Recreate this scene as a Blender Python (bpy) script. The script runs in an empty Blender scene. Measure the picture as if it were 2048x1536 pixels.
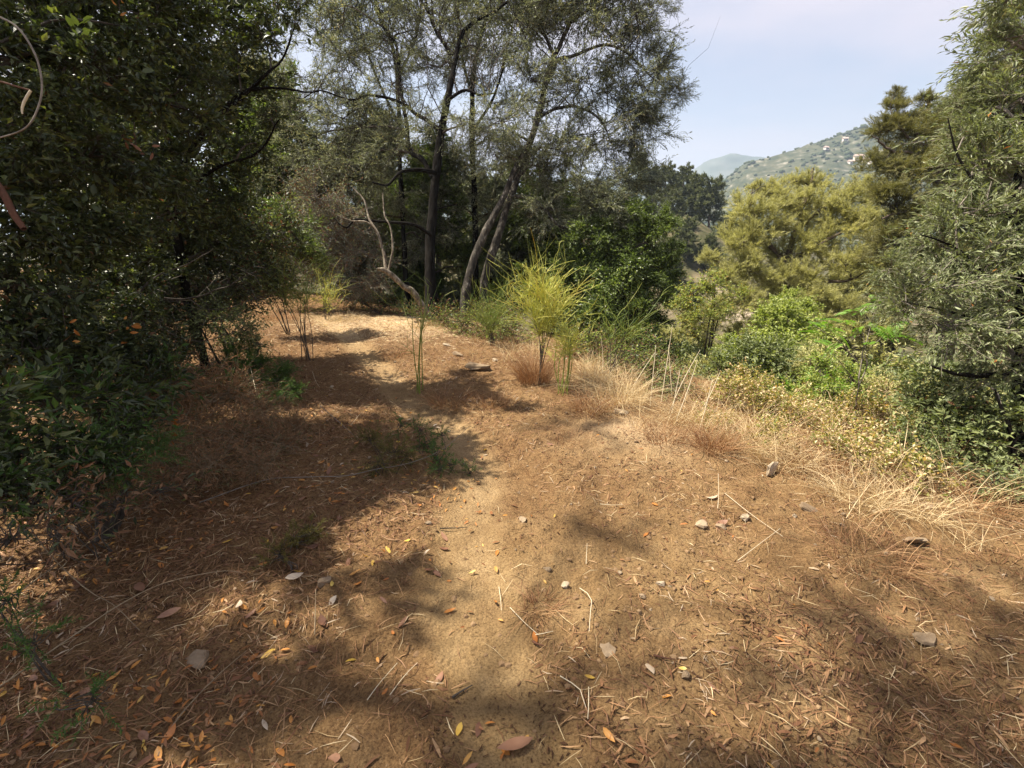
import bpy, math, time
import numpy as np
from mathutils import Matrix
from math import radians, pi
T0 = time.time()
scene = bpy.context.scene
COL = scene.collection

# ------------------------------------------------------------------ camera
PITCH = 17.0
CAM_Z = 1.6
cam_d = bpy.data.cameras.new('camera')
cam_d.sensor_width = 36.0
cam_d.lens = 36.0 * 1000.0 / 2048.0
cam_d.clip_start = 0.05
cam_d.clip_end = 9000.0
cam = bpy.data.objects.new('camera', cam_d)
cam.location = (0, 0, CAM_Z)
cam.rotation_euler = (radians(90 - PITCH), 0, 0)
COL.objects.link(cam)
scene.camera = cam

# ------------------------------------------------------------------ light
SUN_EL, SUN_AZ = 60.0, -78.0          # azimuth from +Y, negative = to the left
SUN_STRENGTH, SKY_STRENGTH, EXPOSURE = 4.8, 0.060, 1.48
world = bpy.data.worlds.new('World')
scene.world = world
world.use_nodes = True
wn, wl = world.node_tree.nodes, world.node_tree.links
wn.clear()
w_out = wn.new('ShaderNodeOutputWorld')
w_bg = wn.new('ShaderNodeBackground')
w_bg.inputs['Strength'].default_value = SKY_STRENGTH
w_sky = wn.new('ShaderNodeTexSky')
w_sky.sky_type = 'NISHITA'
w_sky.sun_disc = False
w_sky.sun_elevation = radians(SUN_EL)
w_sky.sun_rotation = radians(SUN_AZ)
w_sky.altitude = 300
w_sky.air_density = 1.0
w_sky.dust_density = 1.5
w_sky.ozone_density = 1.0
w_tc = wn.new('ShaderNodeTexCoord')
w_map = wn.new('ShaderNodeMapping')
w_map.inputs['Scale'].default_value = (1.0, 1.0, 3.4)
w_map.inputs['Location'].default_value = (3.1, 0.4, 0.35)
w_noise = wn.new('ShaderNodeTexNoise')
w_noise.inputs['Scale'].default_value = 2.3
w_noise.inputs['Detail'].default_value = 5.0
w_noise.inputs['Roughness'].default_value = 0.48
w_noise.inputs['Distortion'].default_value = 0.25
w_ramp = wn.new('ShaderNodeValToRGB')
w_ramp.color_ramp.elements[0].position = 0.36
w_ramp.color_ramp.elements[0].color = (0.38, 0.38, 0.38, 1)
w_ramp.color_ramp.elements[1].position = 0.62
w_ramp.color_ramp.elements[1].color = (0.86, 0.86, 0.86, 1)
w_mix = wn.new('ShaderNodeMixRGB')
w_mix.inputs['Color2'].default_value = (5.35, 4.8, 5.4, 1)      # thin high cloud
wl.new(w_tc.outputs['Generated'], w_map.inputs['Vector'])
wl.new(w_map.outputs['Vector'], w_noise.inputs['Vector'])
wl.new(w_noise.outputs['Fac'], w_ramp.inputs['Fac'])
wl.new(w_ramp.outputs['Color'], w_mix.inputs['Fac'])
wl.new(w_sky.outputs['Color'], w_mix.inputs['Color1'])
wl.new(w_mix.outputs['Color'], w_bg.inputs['Color'])
wl.new(w_bg.outputs['Background'], w_out.inputs['Surface'])

sun_d = bpy.data.lights.new('sun', 'SUN')
sun_d.energy = SUN_STRENGTH
sun_d.angle = radians(0.53)
sun_d.color = (1.0, 0.92, 0.78)
sun = bpy.data.objects.new('sun', sun_d)
sx, sy = math.sin(radians(SUN_AZ)), math.cos(radians(SUN_AZ))
sun.rotation_euler = (radians(90 - SUN_EL), 0, radians(180 - SUN_AZ))
sun.location = (-8, 4, 14)
COL.objects.link(sun)

vs = scene.view_settings
vs.view_transform = 'Standard'
vs.look = 'None'
vs.gamma = 1.0
vs.exposure = EXPOSURE
vs.use_curve_mapping = False
scene.cycles.use_denoising = True
scene.cycles.max_bounces = 7
scene.cycles.diffuse_bounces = 4
scene.cycles.transmission_bounces = 4
scene.cycles.glossy_bounces = 2
scene.cycles.volume_bounces = 0
scene.cycles.caustics_reflective = False
scene.cycles.caustics_refractive = False

# ------------------------------------------------------------------ helpers
cp, sp_ = math.cos(radians(PITCH)), math.sin(radians(PITCH))
CAM = np.array([0, 0, CAM_Z])
FWD = np.array([0, cp, -sp_])
UPV = np.array([0, sp_, cp])
RGT = np.array([1.0, 0, 0])
NTRI = [0]


def at(px, py, d):
    """the place at forward distance d that the photograph shows at px, py (2048 x 1536)"""
    return CAM + d * (FWD + (px - 1024) / 1000.0 * RGT + (768 - py) / 1000.0 * UPV)


def rng_(seed):
    return np.random.default_rng(seed)


def nrm(v):
    return v / np.maximum(np.linalg.norm(v, axis=-1, keepdims=True), 1e-9)


def mk(name, V, F, mat=None, parent=None, smooth=False, attrs=None, link=True, loc=None):
    """one mesh object from vertex and triangle arrays"""
    V = np.ascontiguousarray(V, dtype=np.float32).reshape(-1, 3)
    F = np.ascontiguousarray(F, dtype=np.int32).reshape(-1, 3)
    me = bpy.data.meshes.new(name)
    me.vertices.add(len(V))
    me.vertices.foreach_set('co', V.ravel())
    me.loops.add(F.size)
    me.loops.foreach_set('vertex_index', F.ravel())
    me.polygons.add(len(F))
    me.polygons.foreach_set('loop_start', np.arange(0, F.size, 3, dtype=np.int32))
    me.polygons.foreach_set('use_smooth', np.full(len(F), bool(smooth)))
    for k, a in (attrs or {}).items():
        at_ = me.attributes.new(k, 'FLOAT', 'POINT')
        at_.data.foreach_set('value', np.ascontiguousarray(a, dtype=np.float32))
    me.update(calc_edges=True)
    NTRI[0] += len(F)
    if mat:
        me.materials.append(mat)
    o = bpy.data.objects.new(name, me)
    if link:
        COL.objects.link(o)
    if parent:
        o.parent = parent
    if loc is not None:
        o.location = loc
    return o


def mk_multi(name, parts):
    """one mesh datablock from (V, F, material) parts"""
    VV = []; FF = []; MI = []; n = 0
    for k, (V, F, m) in enumerate(parts):
        VV.append(np.reshape(V, (-1, 3))); FF.append(np.reshape(F, (-1, 3)) + n); MI.append(np.full(len(F), k)); n += len(VV[-1])
    o = mk(name, np.concatenate(VV), np.concatenate(FF), None, link=False)
    for _, _, m in parts:
        o.data.materials.append(m)
    o.data.polygons.foreach_set('material_index', np.concatenate(MI).astype(np.int32))
    return o


def tag(o, label=None, cat=None, group=None, kind=None):
    if label: o['label'] = label
    if cat: o['category'] = cat
    if group: o['group'] = group
    if kind: o['kind'] = kind
    return o


def empty(name, loc, label=None, cat=None, group=None):
    o = bpy.data.objects.new(name, None)
    o.location = loc
    o.empty_display_size = 0.1
    COL.objects.link(o)
    return tag(o, label, cat, group)


def dup(root, loc, rotz=0.0, scale=1.0, label=None, group=None):
    r = root.copy()
    COL.objects.link(r)
    r.location = loc
    r.rotation_euler = (0, 0, rotz)
    r.scale = (scale,) * 3 if np.isscalar(scale) else scale
    if label: r['label'] = label
    if group: r['group'] = group
    for ch in list(root.children):
        c = ch.copy()
        COL.objects.link(c)
        c.parent = r
        for g in ch.children:
            k = g.copy()
            COL.objects.link(k)
            k.parent = c
    return r


def hash2(ix, iy, s):
    h = (ix * 374761393 + iy * 668265263 + s * 982451653) & 0x7fffffff
    h = ((h ^ (h >> 13)) * 1274126177) & 0x7fffffff
    return ((h ^ (h >> 16)) & 0xffff) / 65535.0


def vnoise(x, y, s=0):
    x = np.asarray(x, float); y = np.asarray(y, float)
    ix = np.floor(x).astype(np.int64); iy = np.floor(y).astype(np.int64)
    fx = x - ix; fy = y - iy
    fx = fx * fx * (3 - 2 * fx); fy = fy * fy * (3 - 2 * fy)
    a = hash2(ix, iy, s); b = hash2(ix + 1, iy, s)
    c = hash2(ix, iy + 1, s); d = hash2(ix + 1, iy + 1, s)
    return (a * (1 - fx) + b * fx) * (1 - fy) + (c * (1 - fx) + d * fx) * fy


def fbm(x, y, oct=4, s=0, gain=0.5):
    v = 0; a = 1.0; t = 0
    for k in range(oct):
        v = v + a * (vnoise(x * 2 ** k + 17.3 * k, y * 2 ** k - 9.1 * k, s + k) - 0.5)
        t += a
        a *= gain
    return v / t * 2


def tubes(P, R, sides=3):
    """P (n,k,3) polylines, R (n,k) radii -> open tubes, all in one go"""
    P = np.asarray(P, float); R = np.asarray(R, float)
    n, k, _ = P.shape
    T = np.zeros_like(P)
    T[:, 1:-1] = P[:, 2:] - P[:, :-2]
    T[:, 0] = P[:, 1] - P[:, 0]
    T[:, -1] = P[:, -1] - P[:, -2]
    T = nrm(T)
    ref = np.zeros((n, 3)); main = nrm(P[:, -1] - P[:, 0])
    ref[:] = np.where(np.abs(main[:, 2:3]) > 0.8, np.array([[1.0, 0.13, 0]]), np.array([[0, 0.1, 1.0]]))
    A = nrm(np.cross(T, ref[:, None, :]))
    B = np.cross(T, A)
    an = np.arange(sides) * 2 * pi / sides
    V = (P[:, :, None, :] + R[:, :, None, None] * (np.cos(an)[None, None, :, None] * A[:, :, None, :]
         + np.sin(an)[None, None, :, None] * B[:, :, None, :]))
    idx = np.arange(n * k * sides).reshape(n, k, sides)
    a = idx[:, :-1, :]; b = np.roll(a, -1, 2); c = idx[:, 1:, :]; d = np.roll(c, -1, 2)
    F = np.concatenate([np.stack([a, b, d], -1).reshape(-1, 3), np.stack([a, d, c], -1).reshape(-1, 3)])
    return V.reshape(-1, 3), F


def ribbons(P, W, side):
    """P (n,k,3), W (n,k) widths, side (n,3) -> flat blades"""
    n, k, _ = P.shape
    S = side[:, None, :] * W[:, :, None] * 0.5
    V = np.stack([P - S, P + S], 2)
    idx = np.arange(n * k * 2).reshape(n, k, 2)
    a = idx[:, :-1, 0]; b = idx[:, :-1, 1]; c = idx[:, 1:, 0]; d = idx[:, 1:, 1]
    F = np.concatenate([np.stack([a, b, d], -1).reshape(-1, 3), np.stack([a, d, c], -1).reshape(-1, 3)])
    return V.reshape(-1, 3), F


class Bag:
    def __init__(s): s.V = []; s.F = []; s.n = 0
    def add(s, VF):
        V, F = VF
        s.V.append(V); s.F.append(F + s.n); s.n += len(V)
        return s
    def get(s):
        if not s.V: return np.zeros((0, 3)), np.zeros((0, 3), int)
        return np.concatenate(s.V), np.concatenate(s.F)


def smoothline(pts, n):
    """Catmull-Rom through (x,y,z,r) rows, n samples"""
    p = np.asarray(pts, float)
    if len(p) == 2:
        t = np.linspace(0, 1, n)[:, None]
        return p[0] * (1 - t) + p[1] * t
    q = np.vstack([2 * p[0] - p[1], p, 2 * p[-1] - p[-2]])
    m = len(p) - 1
    u = np.linspace(0, m - 1e-6, n)
    i = np.floor(u).astype(int); t = (u - i)[:, None]
    p0, p1, p2, p3 = q[i], q[i + 1], q[i + 2], q[i + 3]
    return 0.5 * (2 * p1 + (p2 - p0) * t + (2 * p0 - 5 * p1 + 4 * p2 - p3) * t ** 2 + (3 * p1 - p0 - 3 * p2 + p3) * t ** 3)


def limb_mesh(pts, sides=8, step=0.07, rough=0.13, seed=0, wob=0.0):
    p = np.asarray(pts, float)
    L = np.linalg.norm(np.diff(p[:, :3], axis=0), axis=1).sum()
    n = int(np.clip(L / step, 6, 70))
    q = smoothline(p, n)
    q[:, 3] = np.maximum(q[:, 3], 0.0012)
    g = rng_(seed)
    if wob:
        k = np.stack([fbm(np.arange(n) * 0.35 + 50 * a, np.full(n, seed * 1.7), 3, seed + a) for a in range(3)], 1)
        q[:, :3] += k * wob * np.linspace(0, 1, n)[:, None] ** 0.5
    V, F = tubes(q[None, :, :3], q[None, :, 3], sides)
    c = np.repeat(q[:, :3], sides, 0)
    j = np.arange(len(V))
    w = 1 + rough * 2 * fbm(j // sides * 0.31, (j % sides) * 0.8, 2, seed)
    V = c + (V - c) * w[:, None]
    return V, F


def leaf_geo(p, d, s, L, W, shape='leaf', curl=0.12):
    """leaves at p along d, side vector s; arrays of length N"""
    N = len(p)
    L = np.broadcast_to(L, (N,))[:, None]; W = np.broadcast_to(W, (N,))[:, None]
    up = nrm(np.cross(s, d))
    if shape == 'needle':
        V = np.stack([p - s * W * 0.5, p + s * W * 0.5, p + d * L], 1)
        F = np.arange(N * 3).reshape(N, 3)
        return V.reshape(-1, 3), F
    if shape == 'leaf':
        m = p + d * L * 0.46
        V = np.stack([p, m + s * W * 0.5 + up * W * 0.16, p + d * L - up * L * curl, m - s * W * 0.5 + up * W * 0.16], 1)
        i = np.arange(N)[:, None] * 4
        F = np.concatenate([i + [[0, 1, 2]], i + [[0, 2, 3]]])
        return V.reshape(-1, 3), F
    m1 = p + d * L * 0.30 + up * L * curl * 0.3
    m2 = p + d * L * 0.68
    V = np.stack([p, m1 + s * W * 0.44 + up * W * 0.1, m1 - s * W * 0.44 + up * W * 0.1,
                  m2 + s * W * 0.42 + up * W * 0.1, m2 - s * W * 0.42 + up * W * 0.1,
                  p + d * L - up * L * curl, m1, m2], 1)
    i = np.arange(N)[:, None] * 8
    f = [[0, 1, 6], [0, 6, 2], [1, 3, 7], [1, 7, 6], [6, 7, 4], [6, 4, 2], [3, 5, 7], [7, 5, 4]]
    F = np.concatenate([i + [t] for t in f])
    return V.reshape(-1, 3), F


# ------------------------------------------------------------------ materials
def new_mat(name):
    m = bpy.data.materials.new(name)
    m.use_nodes = True
    m.node_tree.nodes.clear()
    return m, m.node_tree.nodes, m.node_tree.links


def ramp(n, stops):
    r = n.new('ShaderNodeValToRGB')
    e = r.color_ramp.elements
    while len(e) < len(stops):
        e.new(0.5)
    for k, (p, c) in enumerate(stops):
        e[k].position = p
        e[k].color = (*c, 1)
    return r


GAIN = dict(olive_leaf=2.0, pale_olive_leaf=1.5, dense_green_leaf=1.9, golden_pine_needle=1.75, dark_pine_needle=2.1, grove_needle=2.0, fresh_green_leaf=2.1,
            broom_rod=1.8, green_broom_rod=1.6, yellowing_leaf=1.2, grey_green_leaf=1.9, feathery_green=1.2, evergreen_leaf=1.5, straw=1.15, rusty_dry_grass=1.15, litter_brown=1.15)


def leaf_mat(name, stops, transl=0.35, rough=0.5, spec=0.35, tint=(1.25, 1.35, 0.5), rand='island', patch=2.0):
    m, n, l = new_mat(name)
    k = GAIN.get(name, 1.0)
    stops = [(p, tuple(min(c * k, 0.7) for c in col)) for p, col in stops]
    out = n.new('ShaderNodeOutputMaterial')
    if rand == 'island':
        g = n.new('ShaderNodeNewGeometry'); ro = g.outputs['Random Per Island']
    else:
        g = n.new('ShaderNodeObjectInfo'); ro = g.outputs['Random']
    tc = n.new('ShaderNodeTexCoord')
    nz = n.new('ShaderNodeTexNoise'); nz.inputs['Scale'].default_value = patch; nz.inputs['Detail'].default_value = 2
    l.new(tc.outputs['Object'], nz.inputs['Vector'])
    ma = n.new('ShaderNodeMath'); ma.operation = 'MULTIPLY_ADD'
    ma.inputs[1].default_value = 0.7; ma.inputs[2].default_value = -0.2
    l.new(nz.outputs['Fac'], ma.inputs[0])
    mb = n.new('ShaderNodeMath'); mb.operation = 'MULTIPLY_ADD'; mb.inputs[1].default_value = 0.85
    l.new(ro, mb.inputs[0]); l.new(ma.outputs[0], mb.inputs[2])
    r = ramp(n, stops)
    l.new(mb.outputs[0], r.inputs['Fac'])
    b = n.new('ShaderNodeBsdfPrincipled')
    b.inputs['Roughness'].default_value = rough
    b.inputs['Specular IOR Level'].default_value = spec
    l.new(r.outputs['Color'], b.inputs['Base Color'])
    if transl > 0:
        mx = n.new('ShaderNodeMixRGB'); mx.blend_type = 'MULTIPLY'; mx.inputs['Fac'].default_value = 1
        mx.inputs['Color2'].default_value = (*tint, 1)
        l.new(r.outputs['Color'], mx.inputs['Color1'])
        t = n.new('ShaderNodeBsdfTranslucent')
        l.new(mx.outputs['Color'], t.inputs['Color'])
        ms = n.new('ShaderNodeMixShader'); ms.inputs[0].default_value = transl
        l.new(b.outputs[0], ms.inputs[1]); l.new(t.outputs[0], ms.inputs[2])
        l.new(ms.outputs[0], out.inputs['Surface'])
    else:
        l.new(b.outputs[0], out.inputs['Surface'])
    return m


def noise_mat(name, stops, scale=6, detail=6, stretch=(1, 1, 1), bump=0.4, dist=0.01, rough=0.85, spec=0.2, rand=False):
    m, n, l = new_mat(name)
    out = n.new('ShaderNodeOutputMaterial')
    tc = n.new('ShaderNodeTexCoord')
    mp = n.new('ShaderNodeMapping'); mp.inputs['Scale'].default_value = stretch
    l.new(tc.outputs['Object'], mp.inputs['Vector'])
    nz = n.new('ShaderNodeTexNoise'); nz.inputs['Scale'].default_value = scale
    nz.inputs['Detail'].default_value = detail; nz.inputs['Roughness'].default_value = 0.65
    l.new(mp.outputs[0], nz.inputs['Vector'])
    r = ramp(n, stops)
    src = nz.outputs['Fac']
    if rand:
        oi = n.new('ShaderNodeObjectInfo')
        ma = n.new('ShaderNodeMath'); ma.operation = 'MULTIPLY_ADD'; ma.inputs[1].default_value = 0.4
        l.new(oi.outputs['Random'], ma.inputs[0])
        mb = n.new('ShaderNodeMath'); mb.operation = 'SUBTRACT'; mb.inputs[1].default_value = 0.2
        l.new(nz.outputs['Fac'], mb.inputs[0]); l.new(mb.outputs[0], ma.inputs[2])
        src = ma.outputs[0]
    l.new(src, r.inputs['Fac'])
    b = n.new('ShaderNodeBsdfPrincipled')
    b.inputs['Roughness'].default_value = rough
    b.inputs['Specular IOR Level'].default_value = spec
    l.new(r.outputs['Color'], b.inputs['Base Color'])
    if bump:
        bp = n.new('ShaderNodeBump'); bp.inputs['Strength'].default_value = bump; bp.inputs['Distance'].default_value = dist
        l.new(nz.outputs['Fac'], bp.inputs['Height']); l.new(bp.outputs[0], b.inputs['Normal'])
    l.new(b.outputs[0], out.inputs['Surface'])
    return m


M = {}
M['evergreen'] = leaf_mat('evergreen_leaf', [(0.0, (0.012, 0.016, 0.006)), (0.45, (0.028, 0.037, 0.014)), (0.8, (0.055, 0.07, 0.025)), (1.0, (0.11, 0.12, 0.042))], 0.3, 0.42, 0.45)
M['olive'] = leaf_mat('olive_leaf', [(0.0, (0.040, 0.044, 0.028)), (0.4, (0.070, 0.076, 0.051)), (0.75, (0.115, 0.122, 0.085)), (0.95, (0.175, 0.18, 0.135)), (1.0, (0.2, 0.17, 0.09))], 0.36, 0.5, 0.4, (1.2, 1.25, 0.7))
M['olive_pale'] = leaf_mat('pale_olive_leaf', [(0.0, (0.055, 0.066, 0.028)), (0.4, (0.10, 0.118, 0.052)), (0.75, (0.16, 0.18, 0.085)), (1.0, (0.24, 0.25, 0.15))], 0.28, 0.5, 0.4, (1.2, 1.25, 0.6))  # own pale leaf colour of the right edge olive
M['ivy'] = leaf_mat('dense_green_leaf', [(0.0, (0.018, 0.027, 0.008)), (0.5, (0.045, 0.062, 0.018)), (0.85, (0.088, 0.12, 0.03)), (1.0, (0.15, 0.18, 0.045))], 0.3, 0.4, 0.45)
M['pine_gold'] = leaf_mat('golden_pine_needle', [(0.0, (0.13, 0.128, 0.052)), (0.45, (0.225, 0.22, 0.094)), (0.8, (0.31, 0.30, 0.135)), (1.0, (0.36, 0.33, 0.17))], 0.42, 0.55, 0.3, (1.12, 1.12, 0.7), patch=0.7)
M['pine_dark'] = leaf_mat('dark_pine_needle', [(0.0, (0.044, 0.045, 0.018)), (0.5, (0.088, 0.086, 0.034)), (0.85, (0.13, 0.124, 0.052)), (1.0, (0.165, 0.145, 0.065))], 0.28, 0.55, 0.3, (1.15, 1.15, 0.5), patch=0.7)
M['grove'] = leaf_mat('grove_needle', [(0.0, (0.032, 0.038, 0.02)), (0.5, (0.062, 0.070, 0.034)), (1.0, (0.115, 0.118, 0.06))], 0.15, 0.6, 0.2, patch=0.5)
M['fresh'] = leaf_mat('fresh_green_leaf', [(0.0, (0.055, 0.075, 0.018)), (0.5, (0.12, 0.142, 0.036)), (1.0, (0.22, 0.235, 0.075))], 0.42, 0.45, 0.4)
M['bright'] = leaf_mat('bright_green_leaf', [(0.0, (0.09, 0.19, 0.02)), (0.5, (0.14, 0.27, 0.03)), (1.0, (0.22, 0.36, 0.06))], 0.45, 0.45, 0.4)
M['yellowing'] = leaf_mat('yellowing_leaf', [(0.0, (0.08, 0.11, 0.02)), (0.35, (0.17, 0.17, 0.03)), (0.7, (0.31, 0.26, 0.06)), (1.0, (0.40, 0.24, 0.07))], 0.4, 0.5, 0.3)
M['greygreen'] = leaf_mat('grey_green_leaf', [(0.0, (0.038, 0.048, 0.02)), (0.5, (0.08, 0.095, 0.038)), (1.0, (0.14, 0.155, 0.06))], 0.3, 0.5, 0.4)
M['fern'] = leaf_mat('feathery_green', [(0.0, (0.025, 0.055, 0.014)), (0.5, (0.05, 0.095, 0.022)), (1.0, (0.09, 0.14, 0.03))], 0.3, 0.6, 0.2)
M['fern_gold'] = leaf_mat('feathery_olive', [(0.0, (0.075, 0.062, 0.02)), (0.5, (0.13, 0.105, 0.03)), (1.0, (0.17, 0.15, 0.045))], 0.3, 0.6, 0.2)
M['broom'] = leaf_mat('broom_rod', [(0.0, (0.14, 0.15, 0.035)), (0.4, (0.26, 0.27, 0.06)), (0.8, (0.40, 0.39, 0.11)), (1.0, (0.42, 0.33, 0.10))], 0.36, 0.5, 0.3, (1.1, 1.1, 0.6))
M['broom_dim'] = leaf_mat('green_broom_rod', [(0.0, (0.06, 0.10, 0.02)), (0.5, (0.12, 0.16, 0.03)), (1.0, (0.22, 0.22, 0.05))], 0.25, 0.5, 0.3)
M['straw'] = leaf_mat('straw', [(0.0, (0.34, 0.245, 0.125)), (0.5, (0.49, 0.375, 0.205)), (1.0, (0.62, 0.50, 0.31))], 0.25, 0.6, 0.3, (1.1, 1.0, 0.7))
M['redgrass'] = leaf_mat('rusty_dry_grass', [(0.0, (0.13, 0.065, 0.032)), (0.5, (0.23, 0.12, 0.058)), (1.0, (0.38, 0.24, 0.12))], 0.22, 0.6, 0.2, (1.15, 0.95, 0.7))
M['whitestalk'] = leaf_mat('bleached_stalk', [(0.0, (0.42, 0.34, 0.22)), (0.6, (0.57, 0.48, 0.33)), (1.0, (0.64, 0.57, 0.43))], 0.1, 0.6, 0.3)
M['litter'] = leaf_mat('litter_brown', [(0.0, (0.07, 0.032, 0.016)), (0.4, (0.14, 0.065, 0.03)), (0.75, (0.24, 0.13, 0.06)), (0.93, (0.31, 0.195, 0.10)), (1.0, (0.36, 0.28, 0.19))], 0.1, 0.6, 0.25, (1.1, 0.9, 0.6))
M['humus'] = leaf_mat('humus', [(0.0, (0.03, 0.015, 0.008)), (0.6, (0.075, 0.038, 0.02)), (1.0, (0.15, 0.085, 0.045))], 0, 0.8, 0.1)
M['mixleaf'] = leaf_mat('mixed_fallen_leaf', [(0.0, (0.13, 0.06, 0.03)), (0.4, (0.24, 0.10, 0.035)), (0.6, (0.34, 0.13, 0.032)), (0.85, (0.47, 0.21, 0.045)), (1.0, (0.55, 0.36, 0.10))], 0.2, 0.55, 0.3, (1.1, 0.9, 0.6))
M['dryleaf'] = leaf_mat('dry_brown_leaf', [(0.0, (0.10, 0.05, 0.026)), (0.5, (0.18, 0.095, 0.048)), (1.0, (0.27, 0.16, 0.085))], 0.2, 0.6, 0.2, (1.1, 0.9, 0.6))
M['orange'] = leaf_mat('orange_leaf', [(0.0, (0.30, 0.10, 0.026)), (0.5, (0.44, 0.17, 0.038)), (1.0, (0.54, 0.27, 0.07))], 0.25, 0.5, 0.35, (1.1, 0.9, 0.6), 'object')
M['yellow'] = leaf_mat('yellow_leaf', [(0.0, (0.48, 0.27, 0.045)), (0.5, (0.58, 0.38, 0.07)), (1.0, (0.62, 0.47, 0.14))], 0.25, 0.5, 0.35, (1.1, 1.0, 0.6), 'object')
M['brown'] = leaf_mat('brown_leaf', [(0.0, (0.11, 0.05, 0.028)), (0.5, (0.19, 0.09, 0.05)), (1.0, (0.28, 0.15, 0.09))], 0.15, 0.55, 0.3, (1.1, 0.9, 0.6), 'object')
M['pale'] = leaf_mat('pale_dry_leaf', [(0.0, (0.36, 0.27, 0.18)), (0.5, (0.45, 0.355, 0.25)), (1.0, (0.52, 0.43, 0.32))], 0.15, 0.55, 0.3, (1.1, 1.0, 0.8), 'object')
M['bark_dark'] = noise_mat('dark_bark', [(0.3, (0.005, 0.004, 0.0035)), (0.5, (0.010, 0.0085, 0.007)), (0.68, (0.022, 0.019, 0.016)), (0.86, (0.07, 0.062, 0.05))], 14, 8, (1, 1, 0.3), 0.9, 0.03, 0.95, 0.08)
M['bark_pale'] = noise_mat('lichen_bark', [(0.36, (0.018, 0.015, 0.012)), (0.50, (0.045, 0.038, 0.03)), (0.59, (0.10, 0.086, 0.068)), (0.70, (0.30, 0.275, 0.23))], 13, 8, (1, 1, 0.45), 0.9, 0.03)
M['bark_pine'] = noise_mat('pine_bark', [(0.3, (0.05, 0.038, 0.03)), (0.6, (0.14, 0.105, 0.08)), (0.8, (0.22, 0.18, 0.14))], 9, 7, (1, 1, 0.3), 0.8, 0.03)
M['bark_dead'] = noise_mat('bleached_dead_bark', [(0.34, (0.06, 0.048, 0.036)), (0.48, (0.15, 0.12, 0.085)), (0.60, (0.28, 0.24, 0.18)), (0.70, (0.46, 0.42, 0.36))], 16, 8, (1, 1, 0.6), 0.8, 0.02)
M['twig'] = noise_mat('twig_bark', [(0.3, (0.035, 0.028, 0.022)), (0.7, (0.095, 0.078, 0.06))], 20, 3, (1, 1, 1), 0, 0)
M['twig_grey'] = noise_mat('grey_twig_bark', [(0.3, (0.12, 0.10, 0.08)), (0.7, (0.26, 0.225, 0.185))], 20, 3, (1, 1, 1), 0, 0)
M['stem_tan'] = noise_mat('tan_stem', [(0.3, (0.16, 0.11, 0.065)), (0.7, (0.30, 0.23, 0.14))], 25, 3, (1, 1, 1), 0, 0)
M['stem_rust'] = noise_mat('rusty_stem', [(0.3, (0.055, 0.025, 0.015)), (0.7, (0.12, 0.055, 0.032))], 25, 3, (1, 1, 1), 0.3, 0.004)
M['stone'] = noise_mat('ochre_stone', [(0.25, (0.16, 0.112, 0.068)), (0.5, (0.24, 0.175, 0.11)), (0.75, (0.32, 0.245, 0.16))], 16, 8, (1, 1, 1), 0.6, 0.006, rand=True)
M['stone_pale'] = noise_mat('pale_stone', [(0.25, (0.24, 0.18, 0.115)), (0.5, (0.33, 0.26, 0.175)), (0.75, (0.40, 0.325, 0.23))], 16, 8, (1, 1, 1), 0.5, 0.006, rand=True)
M['clod'] = noise_mat('clod_earth', [(0.25, (0.11, 0.063, 0.032)), (0.5, (0.19, 0.118, 0.06)), (0.75, (0.27, 0.18, 0.098))], 9, 6, (1, 1, 1), 0.5, 0.006)


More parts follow.
